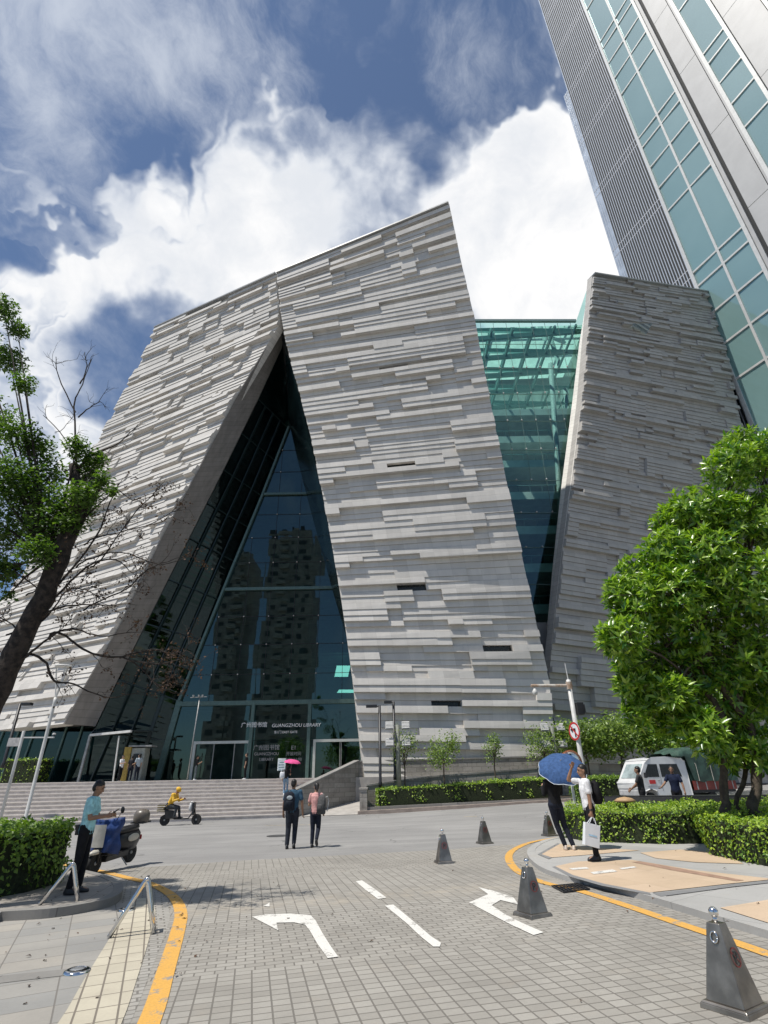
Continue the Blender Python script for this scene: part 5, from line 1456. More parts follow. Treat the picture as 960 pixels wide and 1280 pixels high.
# ------------------------------------------------------------------ people
skin_m = mat('skin', (.42, .25, .165), .55, 0, .08, 10)
skin_d = mat('skin_tanned', (.30, .165, .10), .55, 0, .08, 10)
hair_m = mat('black_hair', (.012, .010, .009), .5, 0, .4, 60)
eye_m = mat('eye_dark', (.02, .015, .012), .3); lip_m = mat('lips', (.30, .12, .10), .5)
V3 = Vector
def hand(mb, w, d, side, curl=.5, fr=.0085):
    """palm, four fingers, thumb. w wrist, d direction, side = thumb side"""
    d = d.normalized(); side = (side-d*side.dot(d)).normalized(); n = d.cross(side)
    Mx = Matrix((side, d, n)).transposed()
    mb.caps(w-d*.01, w+d*.03, .026, .030)
    mb.ell(w+d*.055, (.040, .052, .017), 10, M=Mx)
    for k, ln in enumerate((.068, .078, .072, .056)):
        o = w+d*.092+side*(.030-.02*k)
        c = curl
        d1 = (d*math.cos(c)+n*math.sin(c)).normalized(); d2 = (d*math.cos(c*2.1)+n*math.sin(c*2.1)).normalized()
        p1 = o+d1*ln*.5; p2 = p1+d2*ln*.5
        mb.caps(o-d*.02, p1, fr*1.15, fr, 6); mb.caps(p1, p2, fr, fr*.85, 6)
    o = w+d*.03+side*.032; t1 = o+(side*.6+d*.75+n*.2).normalized()*.038; t2 = t1+(d*.9+side*.1+n*.45).normalized()*.032
    mb.caps(o-side*.015, t1, fr*1.5, fr*1.2, 6); mb.caps(t1, t2, fr*1.2, fr, 6)
def person(label, loc, rz, shirt, trousers, skin=skin_m, shoe=None, h=1.72, lean=0, head=(0, 0), arms=None, legs=None, hair='short', voxel=.016, long_sleeve=False,
           slim=1.0, sit=False, group=None, hip_z=.93, curl=(.5, .5), face=True, trouser_w=1.0, helmet=None):
    o = thing('person', label, 'person', loc, rz, group); s = h/1.72
    HP = V3((0, 0, hip_z))
    T = Matrix.Translation(HP) @ Matrix.Rotation(-lean, 4, 'X') @ Matrix.Translation(-V3((0, 0, .93)))
    up = lambda x, y, z_: T @ V3((x, y, z_))
    hc = up(0, .02, 1.595); nk = up(0, 0, 1.44)
    Hm = (Matrix.Rotation(head[1], 3, 'Z') @ Matrix.Rotation(-lean*.4-head[0], 3, 'X'))
    hp = lambda x, y, z_: nk.lerp(hc, .45)+Hm @ V3((x, y, z_+.085))
    b = MB()
    # torso, neck, head
    b.loft([(.86, .14*slim, .095, 0, 0), (.95, .15*slim, .10, 0, 0), (1.1, .128*slim, .09, 0, 0), (1.27, .155*slim, .105, 0, .0), (1.39, .15*slim, .085, 0, 0), (1.44, .07, .06, 0, 0)], 14, T)
    b.caps(nk-V3((0, 0, .05)), hp(0, 0, -.02), .056, .052)
    b.ell(hp(0, .0, .03), (.076, .096, .092), 16, M=Hm); b.ell(hp(0, .025, -.03), (.060, .072, .075), 14, M=Hm); b.ell(hp(0, .055, -.085), (.030, .03, .022), 10, M=Hm)
    b.caps(hp(0, .092, .022), hp(0, .108, -.022), .009, .0145, 8)
    for e in (-1, 1):
        b.ell(hp(e*.079, -.005, .0), (.011, .021, .032), 8, M=Hm); b.ell(hp(e*.032, .082, .038), (.022, .016, .009), 8, M=Hm)
    A = arms or {}
    J = {}
    for e, key in ((-1, 'L'), (1, 'R')):
        sh = up(e*.178*slim, 0, 1.395)
        ue, fe, th = A.get(key, ((e*.14, -.05, -1), (e*.03, .18, -1), (e*-.2, 1, 0)))
        el = sh+V3(ue).normalized()*.285; wr = el+V3(fe).normalized()*.25
        J[key] = (sh, el, wr)
        b.caps(sh, el, .047*slim, .038, 10); b.caps(el, el.lerp(wr, .35), .038, .039, 10); b.caps(el.lerp(wr, .35), wr, .039, .026, 10)
        hand(b, wr, V3(fe), V3(th), curl[0 if e < 0 else 1], .0085 if voxel < .012 else .0105)
    Lg = legs or {}
    K = {}
    for e, key in ((-1, 'L'), (1, 'R')):
        hip = HP+V3((e*.09, 0, -.03))
        kn, an, toe = Lg.get(key, ((e*.10, .02, .49), (e*.10, -.02, .085), (0, 1, 0)))
        kn, an = V3(kn), V3(an); K[key] = (hip, kn, an, V3(toe).normalized())
        b.caps(hip, kn, .075*slim, .05); b.caps(kn, kn.lerp(an, .4), .05, .052); b.caps(kn.lerp(an, .4), an, .052, .036)
        b.caps(an+V3((0, 0, -.03)), an+K[key][3]*.13+V3((0, 0, -.05)), .04, .032)
    bo = link_mesh('body', remesh(b, voxel*.72, 3), skin, o)
    # shirt
    g = MB()
    g.loft([(.865, .158*slim, .118, 0, 0), (.93, .165*slim, .122, 0, 0), (1.08, .150*slim, .116, 0, .004), (1.25, .178*slim, .128, 0, .008), (1.36, .182*slim, .112, 0, .0), (1.425, .135*slim, .082, 0, -.005), (1.462, .072, .066, 0, 0)], 18, T)
    for key in 'LR':
        sh, el, wr = J[key]
        g.caps(sh, sh.lerp(el, .35), .064*slim, .062, 12)
        if long_sleeve: g.caps(sh.lerp(el, .3), el, .061, .054, 12); g.caps(el, el.lerp(wr, .93), .054, .042, 12)
        else: g.caps(sh.lerp(el, .3), sh.lerp(el, .62), .062, .064, 12)
    link_mesh('shirt', remesh(g, max(.012, voxel*.9), 3), shirt, o)
    # trousers
    g = MB()
    g.loft([(-.10, .150*slim, .112, 0, 0), (-.02, .166*slim, .122, 0, 0), (.05, .162*slim, .118, 0, 0), (.10, .156*slim, .112, 0, 0)], 16, Matrix.Translation(HP) @ Matrix.Rotation(-lean*.5, 4, 'X'))
    for key in 'LR':
        hip, kn, an, td = K[key]; w = trouser_w
        g.caps(hip, hip.lerp(kn, .5), .094*slim*w, .083*w, 12); g.caps(hip.lerp(kn, .5), kn, .083*w, .068*w, 12); g.caps(kn, an.lerp(kn, .08), .068*w, .055*w, 12)
    link_mesh('trousers', remesh(g, max(.012, voxel*.9), 3), trousers, o)
    for key in 'LR':
        hip, kn, an, td = K[key]; g = MB()
        rr = Matrix.Rotation(math.atan2(-td.x, td.y), 3, 'Z') @ Matrix.Rotation(math.asin(max(-1, min(1, td.z))), 3, 'X')
        g.loft([(-.04, .04, .125, 0, .055), (-.02, .046, .135, 0, .055), (.005, .044, .125, 0, .05), (.03, .038, .075, 0, .012), (.06, .038, .05, 0, -.005)], 14, Matrix.Translation(an+V3((0, 0, -.042))) @ rr.to_4x4())
        g.build('shoe', shoe or M['black'], o, smooth=True)
    # hair and face
    g = MB()
    if helmet is not None:
        g.ell(hp(0, -.005, .065), (.115, .135, .105), 18, M=Hm); g.ell(hp(0, .07, .06), (.09, .09, .03), 12, M=Hm)
        g.build('helmet', helmet, o, smooth=True)
    else:
        g.ell(hp(0, -.012, .056), (.082, .096, .086), 16, M=Hm); g.ell(hp(0, -.045, .0), (.076, .065, .08), 14, M=Hm)
        if hair == 'pony': g.caps(hp(0, -.10, .05), hp(0, -.15, -.10), .035, .022)
        if hair == 'long': g.caps(hp(0, -.05, 0), hp(0, -.075, -.2), .085, .07)
        link_mesh('hair', remesh(g, .011, 2), hair_m, o)
    if face:
        for e in (-1, 1):
            g = MB(); g.ell(hp(e*.032, .088, .020), (.013, .009, .0075), 10, M=Hm); g.build('eye', eye_m, o, smooth=True)
            g = MB(); g.caps(hp(e*.016, .097, .042), hp(e*.048, .083, .042), .005, .004, 6); g.build('eyebrow', hair_m, o, smooth=True)
        g = MB(); g.ell(hp(0, .096, -.055), (.024, .008, .007), 10, M=Hm); g.build('mouth', lip_m, o, smooth=True)
    o.scale = (s, s, s)
    Mo = Matrix.Translation(V3(loc)) @ Matrix.Rotation(rz, 4, 'Z') @ Matrix.Scale(s, 4)
    o_data = {'J': {k: [Mo @ q for q in v] for k, v in J.items()}, 'M': Mo, 'up': lambda x, y, z_: Mo @ up(x, y, z_), 'head': Mo @ hc}
    return o, o_data
navy = cloth('dark_navy_cloth', (.018, .022, .035)); blackc = cloth('black_cloth', (.014, .014, .016)); 
# man with a phone by the scooter
pl = gp(92, 1117, KL)
mo_, d_ = person('man in a turquoise polo shirt looking at his phone beside the parked scooter', pl, R(-82), cloth('turquoise_polo', (.36, .66, .70)), blackc, skin_d, None, 1.72,
       lean=R(2), head=(R(20), R(0)), voxel=.011, curl=(.95, .9),
       arms={'L': ((-.08, .22, -1), (.22, 1, .12), (.3, 0, 1)), 'R': ((.10, .25, -1), (-.20, 1, .10), (-.3, 0, 1))}, legs={'L': ((-.10, .03, .49), (-.10, .02, .085), (-.1, 1, 0)), 'R': ((.10, .0, .49), (.11, -.06, .085), (.15, 1, 0))})
hp_ = (d_['J']['L'][2]+d_['J']['R'][2])/2
ph = thing('mobile_phone', 'black mobile phone held by the man in the turquoise polo', 'phone', hp_+V3((.11, 0, .06)), R(-82))
mb = MB(); mb.box((0, .0, 0), (.075, .15, .009), M=Matrix.Rotation(R(35), 3, 'X')); mb.build('case', M['black'], ph, bevel=.003)
mb = MB(); mb.box((0, 0, 0), (.066, .138, .002), M=Matrix.Rotation(R(35), 3, 'X')); 
sc_ = mb.build('screen', mat('phone_screen', (.03, .04, .05), .1), ph); sc_.location = (0, -.004, .006)
pb = thing('belt_pouch', 'black pouch on the belt of the man in the turquoise polo', 'pouch', d_['up'](-.02, -.15, .97), R(-82))
mb = MB(); mb.box((0, 0, -.04), (.12, .06, .16)); mb.build('pouch_body', M['black'], pb, bevel=.015)
mb = MB(); mb.box((0, -.035, .0), (.11, .012, .07)); mb.build('flap', M['black'], pb, bevel=.004)

# walking couple
walk1 = {'L': ((-.09, .06, .49), (-.09, .02, .085), (0, 1, 0)), 'R': ((.09, .10, .50), (.09, -.12, .15), (0, 1, -.45))}
pc1 = gp(363, 1061)
mo_, d_ = person('man in a blue t-shirt and dark trousers with a backpack walking away on the asphalt', pc1, R(4), cloth('steel_blue_tee', (.045, .10, .155)), cloth('charcoal_jeans', (.028, .032, .042)), skin_d, None, 1.78, head=(R(4), R(-15)),
       voxel=.012, legs={'L': ((-.09, .02, .49), (-.10, -.03, .085), (0, 1, 0)), 'R': ((.09, .10, .50), (.09, -.06, .12), (0, 1, -.3))}, slim=1.08, trouser_w=1.1, arms={'L': ((-.22, .05, -1), (-.05, .35, -1), (.3, 1, 0)), 'R': ((.26, -.05, -1), (.10, .10, -1), (-.3, 1, 0))})
def backpack(label, c, rz, w, h, dpt, m_, patch=None, strapm=None):
    o = thing('backpack', label, 'backpack', c, rz)
    mb = MB(); mb.loft([(-h/2, w*.40, dpt*.38, 0, 0), (-h*.44, w*.5, dpt*.5, 0, 0), (h*.1, w*.5, dpt*.5, 0, 0), (h*.38, w*.42, dpt*.44, 0, .01), (h/2, w*.22, dpt*.25, 0, .02)], 18); mb.build('bag_body', m_, o, smooth=True)
    mb = MB(); mb.loft([(-h*.38, w*.34, dpt*.2, 0, -dpt*.42), (-h*.05, w*.34, dpt*.22, 0, -dpt*.42), (.02, w*.25, dpt*.1, 0, -dpt*.42)], 14); mb.build('front_pocket', m_, o, smooth=True)
    mb = MB(); mb.tube([(-.04, .02, h*.46), (-.03, .02, h*.56), (.03, .02, h*.56), (.04, .02, h*.46)], .008, 6); mb.build('handle', strapm or m_, o, smooth=True)
    if patch:
        mb = MB(); mb.ell((0, -dpt*.50, h*.18), (w*.26, dpt*.08, h*.11), 12); mb.build('pale_patch', patch, o, smooth=True)
    for sx in (-1, 1):
        mb = MB(); mb.tube([(sx*w*.3, dpt*.4, h*.36), (sx*w*.36, dpt*.65, h*.42), (sx*w*.4, dpt*.9, h*.20), (sx*w*.42, dpt*.6, -h*.35)], .016, 6); mb.build('strap', strapm or m_, o)
    return o
backpack('black backpack with a pale emblem slung on the left of the man in blue', d_['up'](-.09, -.20, 1.17), R(14), .33, .50, .19, cloth('backpack_navy', (.020, .024, .034)), mat('pale_emblem', (.45, .5, .52), .5))
pc2 = gp(393, 1059.5)
mo_, d_ = person('woman in a pink t-shirt and dark trousers walking away on the asphalt', pc2, R(-6), cloth('pink_tee', (.62, .33, .31)), navy, skin_m, None, 1.66, head=(R(6), R(20)), hair='pony', slim=.9, voxel=.012,
       legs={'L': ((-.08, .03, .49), (-.08, -.01, .085), (0, 1, 0)), 'R': ((.085, .07, .50), (.09, -.17, .22), (0, 1, -.9))}, arms={'L': ((-.22, .1, -1), (.1, .75, .45), (.4, .3, 1)), 'R': ((.20, .02, -1), (-.1, .5, -.6), (-.3, 1, 0))})
backpack('grey bag hanging on the right shoulder of the woman in pink', d_['up'](.20, -.12, 1.13), R(-40), .30, .50, .19, cloth('grey_bag_cloth', (.085, .085, .085)), None, mat('pale_strap', (.5, .5, .48), .7))

# man holding the blue umbrella, man in a white shirt with a bag
pu = gp(713, 1063, KH)
mo_, d_ = person('person in dark clothes hidden behind the blue umbrella by the right hedge', pu+V3((-.20, 0, 0)), R(12), blackc, navy, skin_m, mat('pale_shoe', (.55, .48, .42), .6), 1.72, lean=R(-3), voxel=.012, long_sleeve=True, hip_z=.95,
       legs={'L': ((.0, .06, .51), (.12, .02, .085), (.3, 1, 0)), 'R': ((.17, .03, .50), (.27, -.08, .085), (.5, 1, 0))},
       arms={'L': ((-.15, .35, -1), (.30, .7, .6), (.4, .3, 1)), 'R': ((.25, .5, -1), (-.2, .5, .9), (-.4, .3, 1))}, curl=(1.2, 1.2))
Wr = d_['J']['L'][2]
def umbrella(label, tip, axis, r, m_, trim=None, handle_to=None, depth=.30, ribs=8):
    """canopy opening away from the tip along -axis"""
    axis = V3(axis).normalized(); o = thing('umbrella', label, 'umbrella', tip)
    u = axis.orthogonal().normalized(); w = axis.cross(u)
    mb = MB(); ring = []
    n = ribs*4; rows = 7
    for i in range(rows+1):
        f = i/rows
        for k in range(n):
            a = 2*math.pi*k/n; q = abs(((k/4) % 1)-.5)*2
            rad = r*math.sin(f*1.35)/math.sin(1.35)*(1-.075*(1-q)*f)
            z_ = -depth*(1-math.cos(f*1.35))/(1-math.cos(1.35))+(.012*(1-q)*f)
            ring.append((u*math.cos(a)+w*math.sin(a))*rad+axis*z_)
    fs = [(i*n+k, i*n+(k+1) % n, (i+1)*n+(k+1) % n, (i+1)*n+k) for i in range(rows) for k in range(n)]
    mb.add(ring, fs); cn = mb.build('canopy', m_, o, smooth=True)
    if trim:
        mb = MB(); mb.tube(ring[-n:]+[ring[-n]], .008, 4, cap=False); mb.build('edge_trim', trim, cn)
    for k in range(ribs):
        mb = MB(); mb.tube([ring[i*n+k*4+0]-axis*.008 for i in range(rows+1)], .004, 4); mb.build('rib', M['grey_metal'], o)
    mb = MB(); end = -axis*.85 if handle_to is None else (V3(handle_to)-tip)
    mb.tube([axis*.05, end], .007, 6); mb.build('shaft', M['grey_metal'], o)
    mb = MB(); e = end.normalized(); mb.tube([end-e*.03, end+e*.10], .016, 8); mb.build('handle', M['black'], o)
    return o
ub = cloth('blue_umbrella_cloth', (.045, .095, .22))
ax = V3((-.10, -.60, .80)).normalized()
tip = Wr+ax*.66
c_t = yp(702, 951, 14.25)
umbrella('dark blue umbrella with pale trim held tilted by a person at the right hedge', c_t, ax, .58, ub, mat('pale_trim', (.5, .55, .6), .6), Wr+V3((0, 0, .02)), .24)
pw_ = gp(747, 1076, KH)
mo_, d_ = person('man in a white shirt shading his eyes and carrying a white bag', pw_, R(86), cloth('white_shirt', (.74, .74, .75)), blackc, skin_d, None, 1.74, head=(R(2), R(6)), voxel=.010, curl=(1.3, .35),
       arms={'L': ((-.05, .02, -1), (-.02, .05, -1), (.2, 1, 0)), 'R': ((.25, .8, .12), (-.42, -.35, .95), (.3, 1, .2))}, legs={'L': ((-.09, .03, .49), (-.09, .03, .085), (0, 1, 0)), 'R': ((.10, .02, .49), (.10, -.03, .085), (0, 1, 0))})
backpack('black backpack worn by the man in the white shirt', d_['up'](0, -.20, 1.20), R(86), .30, .44, .17, cloth('black_pack', (.012, .012, .014)))
wr = d_['J']['L'][2]; hd = wr+V3((0, 0, -.10))
wb = thing('paper_bag', 'white paper carrier bag with faint blue print held by the man in the white shirt', 'bag', hd, R(8))
wm = mat('white_paper', (.72, .74, .76), .6, 0, .04, 4)
tl = Matrix.Rotation(R(14), 3, 'Y')
mb = MB(); B = [tl @ V3(q) for q in ((-.15, -.06, -.52), (.15, -.06, -.52), (.15, .06, -.52), (-.15, .06, -.52))]; T_ = [tl @ V3(q) for q in ((-.16, -.045, -.12), (.16, -.045, -.12), (.16, .045, -.12), (-.16, .045, -.12))]
mb.hexa(B, T_); mb.build('bag_body', wm, wb, bevel=.004)
for sy in (-1, 1):
    mb = MB(); mb.tube([tl @ V3((-.07, sy*.045, -.12)), V3((-.035, sy*.02, -.03)), V3((0, 0, .01)), V3((.035, sy*.02, -.03)), tl @ V3((.07, sy*.045, -.12))], .007, 6); mb.build('handle', wm, wb)
mb = MB(); mb.quad(*[tl @ V3(q) for q in ((-.08, -.0585, -.34), (.09, -.0585, -.34), (.09, -.055, -.315), (-.08, -.055, -.315))]); mb.build('print', mat('blue_print', (.35, .55, .70), .6), wb)
wt = thing('wrist_watch', 'black watch on the left wrist of the man in the white shirt', 'watch', wr+V3((0, 0, .03)))
mb = MB(); mb.lathe([(.034, -.012), (.036, 0), (.034, .012)], n=14); mb.build('band', M['black'], wt, smooth=True)
mb = MB(); mb.lathe([(.005, -.006), (.018, -.005), (.018, .005), (.005, .006)], (0, -.036, 0), 12, M=Matrix.Rotation(R(90), 3, 'X')); mb.build('dial', M['dark_void'], wt)

# men behind the black planter
for u, v, sh, lb, rz, am in ((796, 958, cloth('dark_grey_tee', (.05, .05, .05)), 'man in a dark grey t-shirt leaning on the black planter, left of the two', 60, {'L': ((-.1, .5, -1), (.15, .8, -.6), (.3, 1, 0)), 'R': ((.2, .4, -1), (.1, .9, -.45), (-.3, 1, 0))}),
                             (838, 957.5, cloth('navy_tee', (.014, .020, .045)), 'man in a navy t-shirt behind the black planter in front of the truck door', 150, {'L': ((-.3, .2, -1), (-.1, .3, -1), (.3, 1, 0)), 'R': ((.55, .5, -1), (.5, .8, -.5), (-.3, 1, 0))})):
    q = yp(u, v, 21.7); hgt = max(1.6, min(1.78, q.z-G(q.x, 21.7)))
    person(lb, gd(q.x, 21.7), R(rz), sh, blackc, skin_d, None, hgt, arms=am, voxel=.014, group=None)

# people on the stairs and the terrace
sy = 35.6; sx = yp(357, 980, sy).x; szz = lerp(zb(sx), PZ, (int((sy-SY0)/TR_)+1)/NST)
jean = cloth('pale_jeans', (.20, .30, .42))
mo_, d_ = person('woman in dark top and pale jeans climbing the stairs under a pink umbrella', V3((sx, sy, szz)), R(0), blackc, jean, skin_m, M['white'], 1.64, hair='long', voxel=.016, slim=.92,
       legs={'L': ((-.08, .10, .52), (-.08, .0, .085), (0, 1, 0)), 'R': ((.08, .22, .62), (.08, .18, .26), (0, 1, 0))}, arms={'L': ((-.2, 0, -1), (0, .3, -1), (.3, 1, 0)), 'R': ((.3, .2, -.9), (-.1, .35, 1), (-.3, .8, 0))}, curl=(.5, 1.2))
umbrella('small pink umbrella above the woman on the stairs', d_['J']['R'][2]+V3((.10, .05, .62)), (.12, -.1, 1), .52, cloth('pink_umbrella_cloth', (.72, .10, .28)), None, d_['J']['R'][2], .20)
bb = thing('shoulder_bag', 'white shoulder bag carried by the woman with the pink umbrella', 'bag', d_['up'](-.22, -.12, 1.15), R(20))
mb = MB(); mb.loft([(-.2, .12, .05, 0, 0), (-.15, .16, .07, 0, 0), (.1, .14, .06, 0, 0), (.14, .1, .03, 0, 0)], 14); mb.build('bag_body', wm, bb, smooth=True)
mb = MB(); mb.tube([(-.1, 0, .12), (-.04, .03, .3), (.06, .05, .34), (.1, 0, .12)], .012, 6); mb.build('strap', wm, bb)
for u, Y, hgt, rz, sh, tr_, lb, am in (
    (149, 41.5, 1.68, -100, M['white'], blackc, 'man in a white t-shirt and black trousers by the canopy post', {'R': ((.3, .3, -1), (-.3, .9, .3), (-.3, 1, 0)), 'L': ((-.2, 0, -1), (0, .2, -1), (.3, 1, 0))}),
    (161.5, 41.9, 1.66, 20, cloth('dark_top', (.03, .03, .035)), navy, 'person in dark clothes standing at the kiosk screen, left of the two there', None),
    (170, 41.7, 1.76, 60, cloth('pale_blue_shirt', (.40, .46, .50)), navy, 'person in a pale shirt at the right side of the kiosk', {'L': ((-.2, .2, -1), (.1, .9, -.2), (.3, 1, 0)), 'R': ((.2, 0, -1), (0, .2, -1), (-.3, 1, 0))}),
    (243.5, 42.6, 1.62, -60, blackc, cloth('grey_trousers', (.10, .12, .13)), 'person in a black top and grey trousers by the left door post', {'R': ((.2, .3, -1), (-.3, .9, .5), (-.3, 1, 0)), 'L': ((-.2, 0, -1), (0, .2, -1), (.3, 1, 0))}),
    (306, 42.4, 1.72, 95, blackc, blackc, 'person all in black standing at the right edge of the open door', None)):
    q = yp(u, 972, Y)
    person(lb, V3((q.x, Y, PZ)), R(rz), sh, tr_, skin_m, M['white'] if u > 240 else None, hgt, voxel=.017, arms=am)

# ------------------------------------------------------------------ two-wheelers
def wheel(parent, c, r, w, rot=0, rim=M['grey_metal'], spokes=0):
    Mw = Matrix.Rotation(rot, 3, 'Z') @ Matrix.Rotation(R(90), 3, 'Y')
    mb = MB(); k = w/2
    mb.lathe([(r*.70, -k*.8), (r*.88, -k), (r*.97, -k*.7), (r, 0), (r*.97, k*.7), (r*.88, k), (r*.70, k*.8)], c, 24, M=Mw)
    o = mb.build('wheel', M['rubber'], parent, smooth=True)
    mb = MB(); mb.lathe([(r*.12, -k*1.05), (r*.2, -k*.7), (r*.62, -k*.5), (r*.71, -k*.82), (r*.71, k*.82), (r*.62, k*.5), (r*.2, k*.7), (r*.12, k*1.05)], c, 24, M=Mw)
    mb.build('rim', rim, o, smooth=False)
    return o
# parked scooter under a blue apron, heading along -Y
f0, f1 = gp(115, 1094), gp(152, 1082.5)
ms = thing('parked_scooter', 'electric scooter with a blue wind apron parked at the left kerb', 'scooter', f0)
dr_ = V3((f1.x-f0.x, f1.y-f0.y, 0)); ms.rotation_euler = (R(4), R(0), math.atan2(-dr_.x, dr_.y)+R(-10))
# local frame: front wheel at origin, +Y to the rear
wheel(ms, (0, 0, .22), .22, .11); wheel(ms, (0, 1.26, .22), .22, .13)
blk = mat('scooter_black', (.018, .018, .02), .35, 0, .1); cream = mat('scooter_cream', (.50, .47, .40), .35, 0, .06)
mb = MB()
for sx_ in (-.075, .075): mb.tube([(sx_, 0, .22), (sx_, .10, .62)], .022, 8)
mb.tube([(0, .09, .58), (0, .22, 1.0)], .03, 8); mb.build('fork', blk, ms, smooth=True)
mb = MB(); mb.loft([(.40, .08, .20, 0, 0), (.445, .075, .19, 0, .0), (.48, .05, .12, 0, .02)], 16); mb.build('mudguard', cream, ms, smooth=True)
mb = MB(); mb.hexa([(-.21, .16, .34), (.21, .16, .34), (.23, .30, .34), (-.23, .30, .34)], [(-.16, .14, .95), (.16, .14, .95), (.17, .26, .98), (-.17, .26, .98)]); mb.build('front_shield', blk, ms, bevel=.03)
mb = MB(); mb.hexa([(-.13, .22, .20), (.13, .22, .20), (.14, 1.0, .2), (-.14, 1.0, .2)], [(-.16, .22, .32), (.16, .22, .32), (.17, 1.0, .34), (-.17, 1.0, .34)]); mb.build('footboard', blk, ms, bevel=.02)
mb = MB(); mb.loft([(.30, .13, .33, 0, 1.1), (.45, .17, .42, 0, 1.12), (.60, .16, .43, 0, 1.14), (.70, .12, .36, 0, 1.12)], 18); mb.build('rear_body', blk, ms, smooth=True)
for s_ in (-1, 1):
    mb = MB(); mb.ell((s_*.155, 1.12, .56), (.025, .22, .085), 14); mb.build('side_panel', cream, ms, smooth=True)
mb = MB(); mb.loft([(.69, .13, .38, 0, 1.08), (.74, .15, .42, 0, 1.08), (.79, .13, .38, 0, 1.1), (.81, .08, .3, 0, 1.1)], 18); mb.build('seat', blk, ms, smooth=True)
mb = MB(); mb.tube([(-.34, .30, 1.03), (-.2, .23, 1.02), (0, .2, 1.0), (.2, .23, 1.02), (.34, .30, 1.03)], .016, 8)
for s_ in (-1, 1): mb.tube([(s_*.24, .25, 1.03), (s_*.36, .315, 1.035)], .022, 8)
mb.build('handlebar', blk, ms, smooth=True)
for s_ in (-1, 1):
    mb = MB(); mb.tube([(s_*.25, .22, 1.02), (s_*.33, .22, 1.16), (s_*.36, .22, 1.20)], .007, 6); mb.ell((s_*.38, .22, 1.25), (.055, .015, .075), 12); mb.build('mirror', blk, ms, smooth=True)
mb = MB(); mb.ell((0, .125, .84), (.085, .03, .06), 14); mb.build('headlight', mat('lamp_glass', (.6, .62, .64), .15), ms, smooth=True)
# apron: quilted sheet over the front with side flaps
apm = mat('apron_blue', (.02, .06, .22), .6, 0, .25, 5, .4, 12)
mb = MB(); rows = 12; cols = 18; vs = []
for i in range(rows+1):
    f = i/rows; z_ = lerp(1.06, .42, f)
    for j in range(cols+1):
        g_ = j/cols*2-1; a = g_*1.25
        wd = lerp(.33, .31, f)+.03*math.sin(f*7+j*.8)
        x = wd*math.sin(a)/math.sin(1.25)*1.05; y = .115+.30*(1-math.cos(a))*1.2-.03*f+.022*math.sin(j*1.7+i*.9)+.018*math.sin(i*1.3)
        zz = z_-(.10*abs(g_)**2*(1 if i == rows else .2))+(.05*abs(g_) if i == 0 else 0)
        vs.append((x, y, zz))
mb.add(vs, [(i*(cols+1)+j, i*(cols+1)+j+1, (i+1)*(cols+1)+j+1, (i+1)*(cols+1)+j) for i in range(rows) for j in range(cols)])
ap = mb.build('wind_apron', apm, ms, smooth=True); sd = ap.modifiers.new('s', 'SOLIDIFY'); sd.thickness = .02
mb = MB(); vs = []
for i in range(5):
    for j in range(5):
        g_ = (j/4*2-1)*.38; f = i/4; z_ = lerp(.97, .52, f)
        vs.append((.30*math.sin(g_*1.25)/math.sin(1.25)*1.05-.02, .036+.30*(1-math.cos(g_*1.25))*1.2-.03*f, z_))
mb.add(vs, [(i*5+j, i*5+j+1, (i+1)*5+j+1, (i+1)*5+j) for i in range(4) for j in range(4)])
pa = mb.build('apron_panel', mat('apron_grey', (.40, .39, .36), .5, 0, .1), ap, smooth=True)
mb = MB(); mb.box((0, 1.58, .82), (.36, .34, .03)); mb.build('rack', blk, ms)
mb = MB(); mb.loft([(.80, .17, .16, 0, 1.58), (.86, .20, .19, 0, 1.58), (1.0, .20, .19, 0, 1.58), (1.08, .16, .15, 0, 1.58), (1.11, .06, .06, 0, 1.58)], 18); mb.build('rear_box', mat('box_brown', (.13, .11, .09), .35, 0, .1), ms, smooth=True)
mb = MB(); mb.tube([(.12, .8, .2), (.25, .85, .03)], .014, 6); mb.build('kickstand', M['grey_metal'], ms)
mb = MB(); mb.lathe([(.03, -.06), (.04, .06)], (0, 1.52, .55), 10); mb.box((0, 1.56, .5), (.16, .02, .1)); mb.build('tail_lamp', M['red'], ms)

# delivery rider on an electric bike, heading +X
eY = 30.6
ex0, ex1 = yp(206, 1024, eY).x, yp(246, 1020, eY).x
eb = thing('delivery_bike', 'black electric delivery bike with a rear crate standing before the stairs', 'electric bike', gd(ex0, eY), R(-90))
L_ = ex1-ex0
wheel(eb, (0, 0, .25), .25, .12); wheel(eb, (0, L_, .25), .25, .10); 
mb = MB(); mb.tube([(0, 0, .25), (0, .12, .42), (0, .5, .30), (0, L_-.42, .30), (0, L_-.25, .55), (0, L_-.18, .95)], .035, 8); mb.tube([(0, L_-.2, .85), (0, L_, .25)], .028, 8); mb.build('frame', blk, eb, smooth=True)
mb = MB(); mb.hexa([(-.12, .05, .3), (.12, .05, .3), (.12, .52, .3), (-.12, .52, .3)], [(-.13, -.05, .70), (.13, -.05, .70), (.12, .5, .66), (-.12, .5, .66)]); mb.build('battery_box', blk, eb, bevel=.03)
mb = MB(); mb.loft([(.70, .12, .32, 0, .18), (.76, .14, .34, 0, .18), (.80, .1, .3, 0, .18)], 14); mb.build('seat', blk, eb, smooth=True)
mb = MB(); mb.tube([(-.3, L_-.30, 1.02), (0, L_-.18, .98), (.3, L_-.30, 1.02)], .016, 8); mb.build('handlebar', blk, eb, smooth=True)
mb = MB(); mb.hexa([(-.16, L_-.22, .45), (.16, L_-.22, .45), (.17, L_-.14, .45), (-.17, L_-.14, .45)], [(-.13, L_-.26, 1.0), (.13, L_-.26, 1.0), (.14, L_-.15, 1.02), (-.14, L_-.15, 1.02)]); mb.build('leg_shield', blk, eb, bevel=.02)
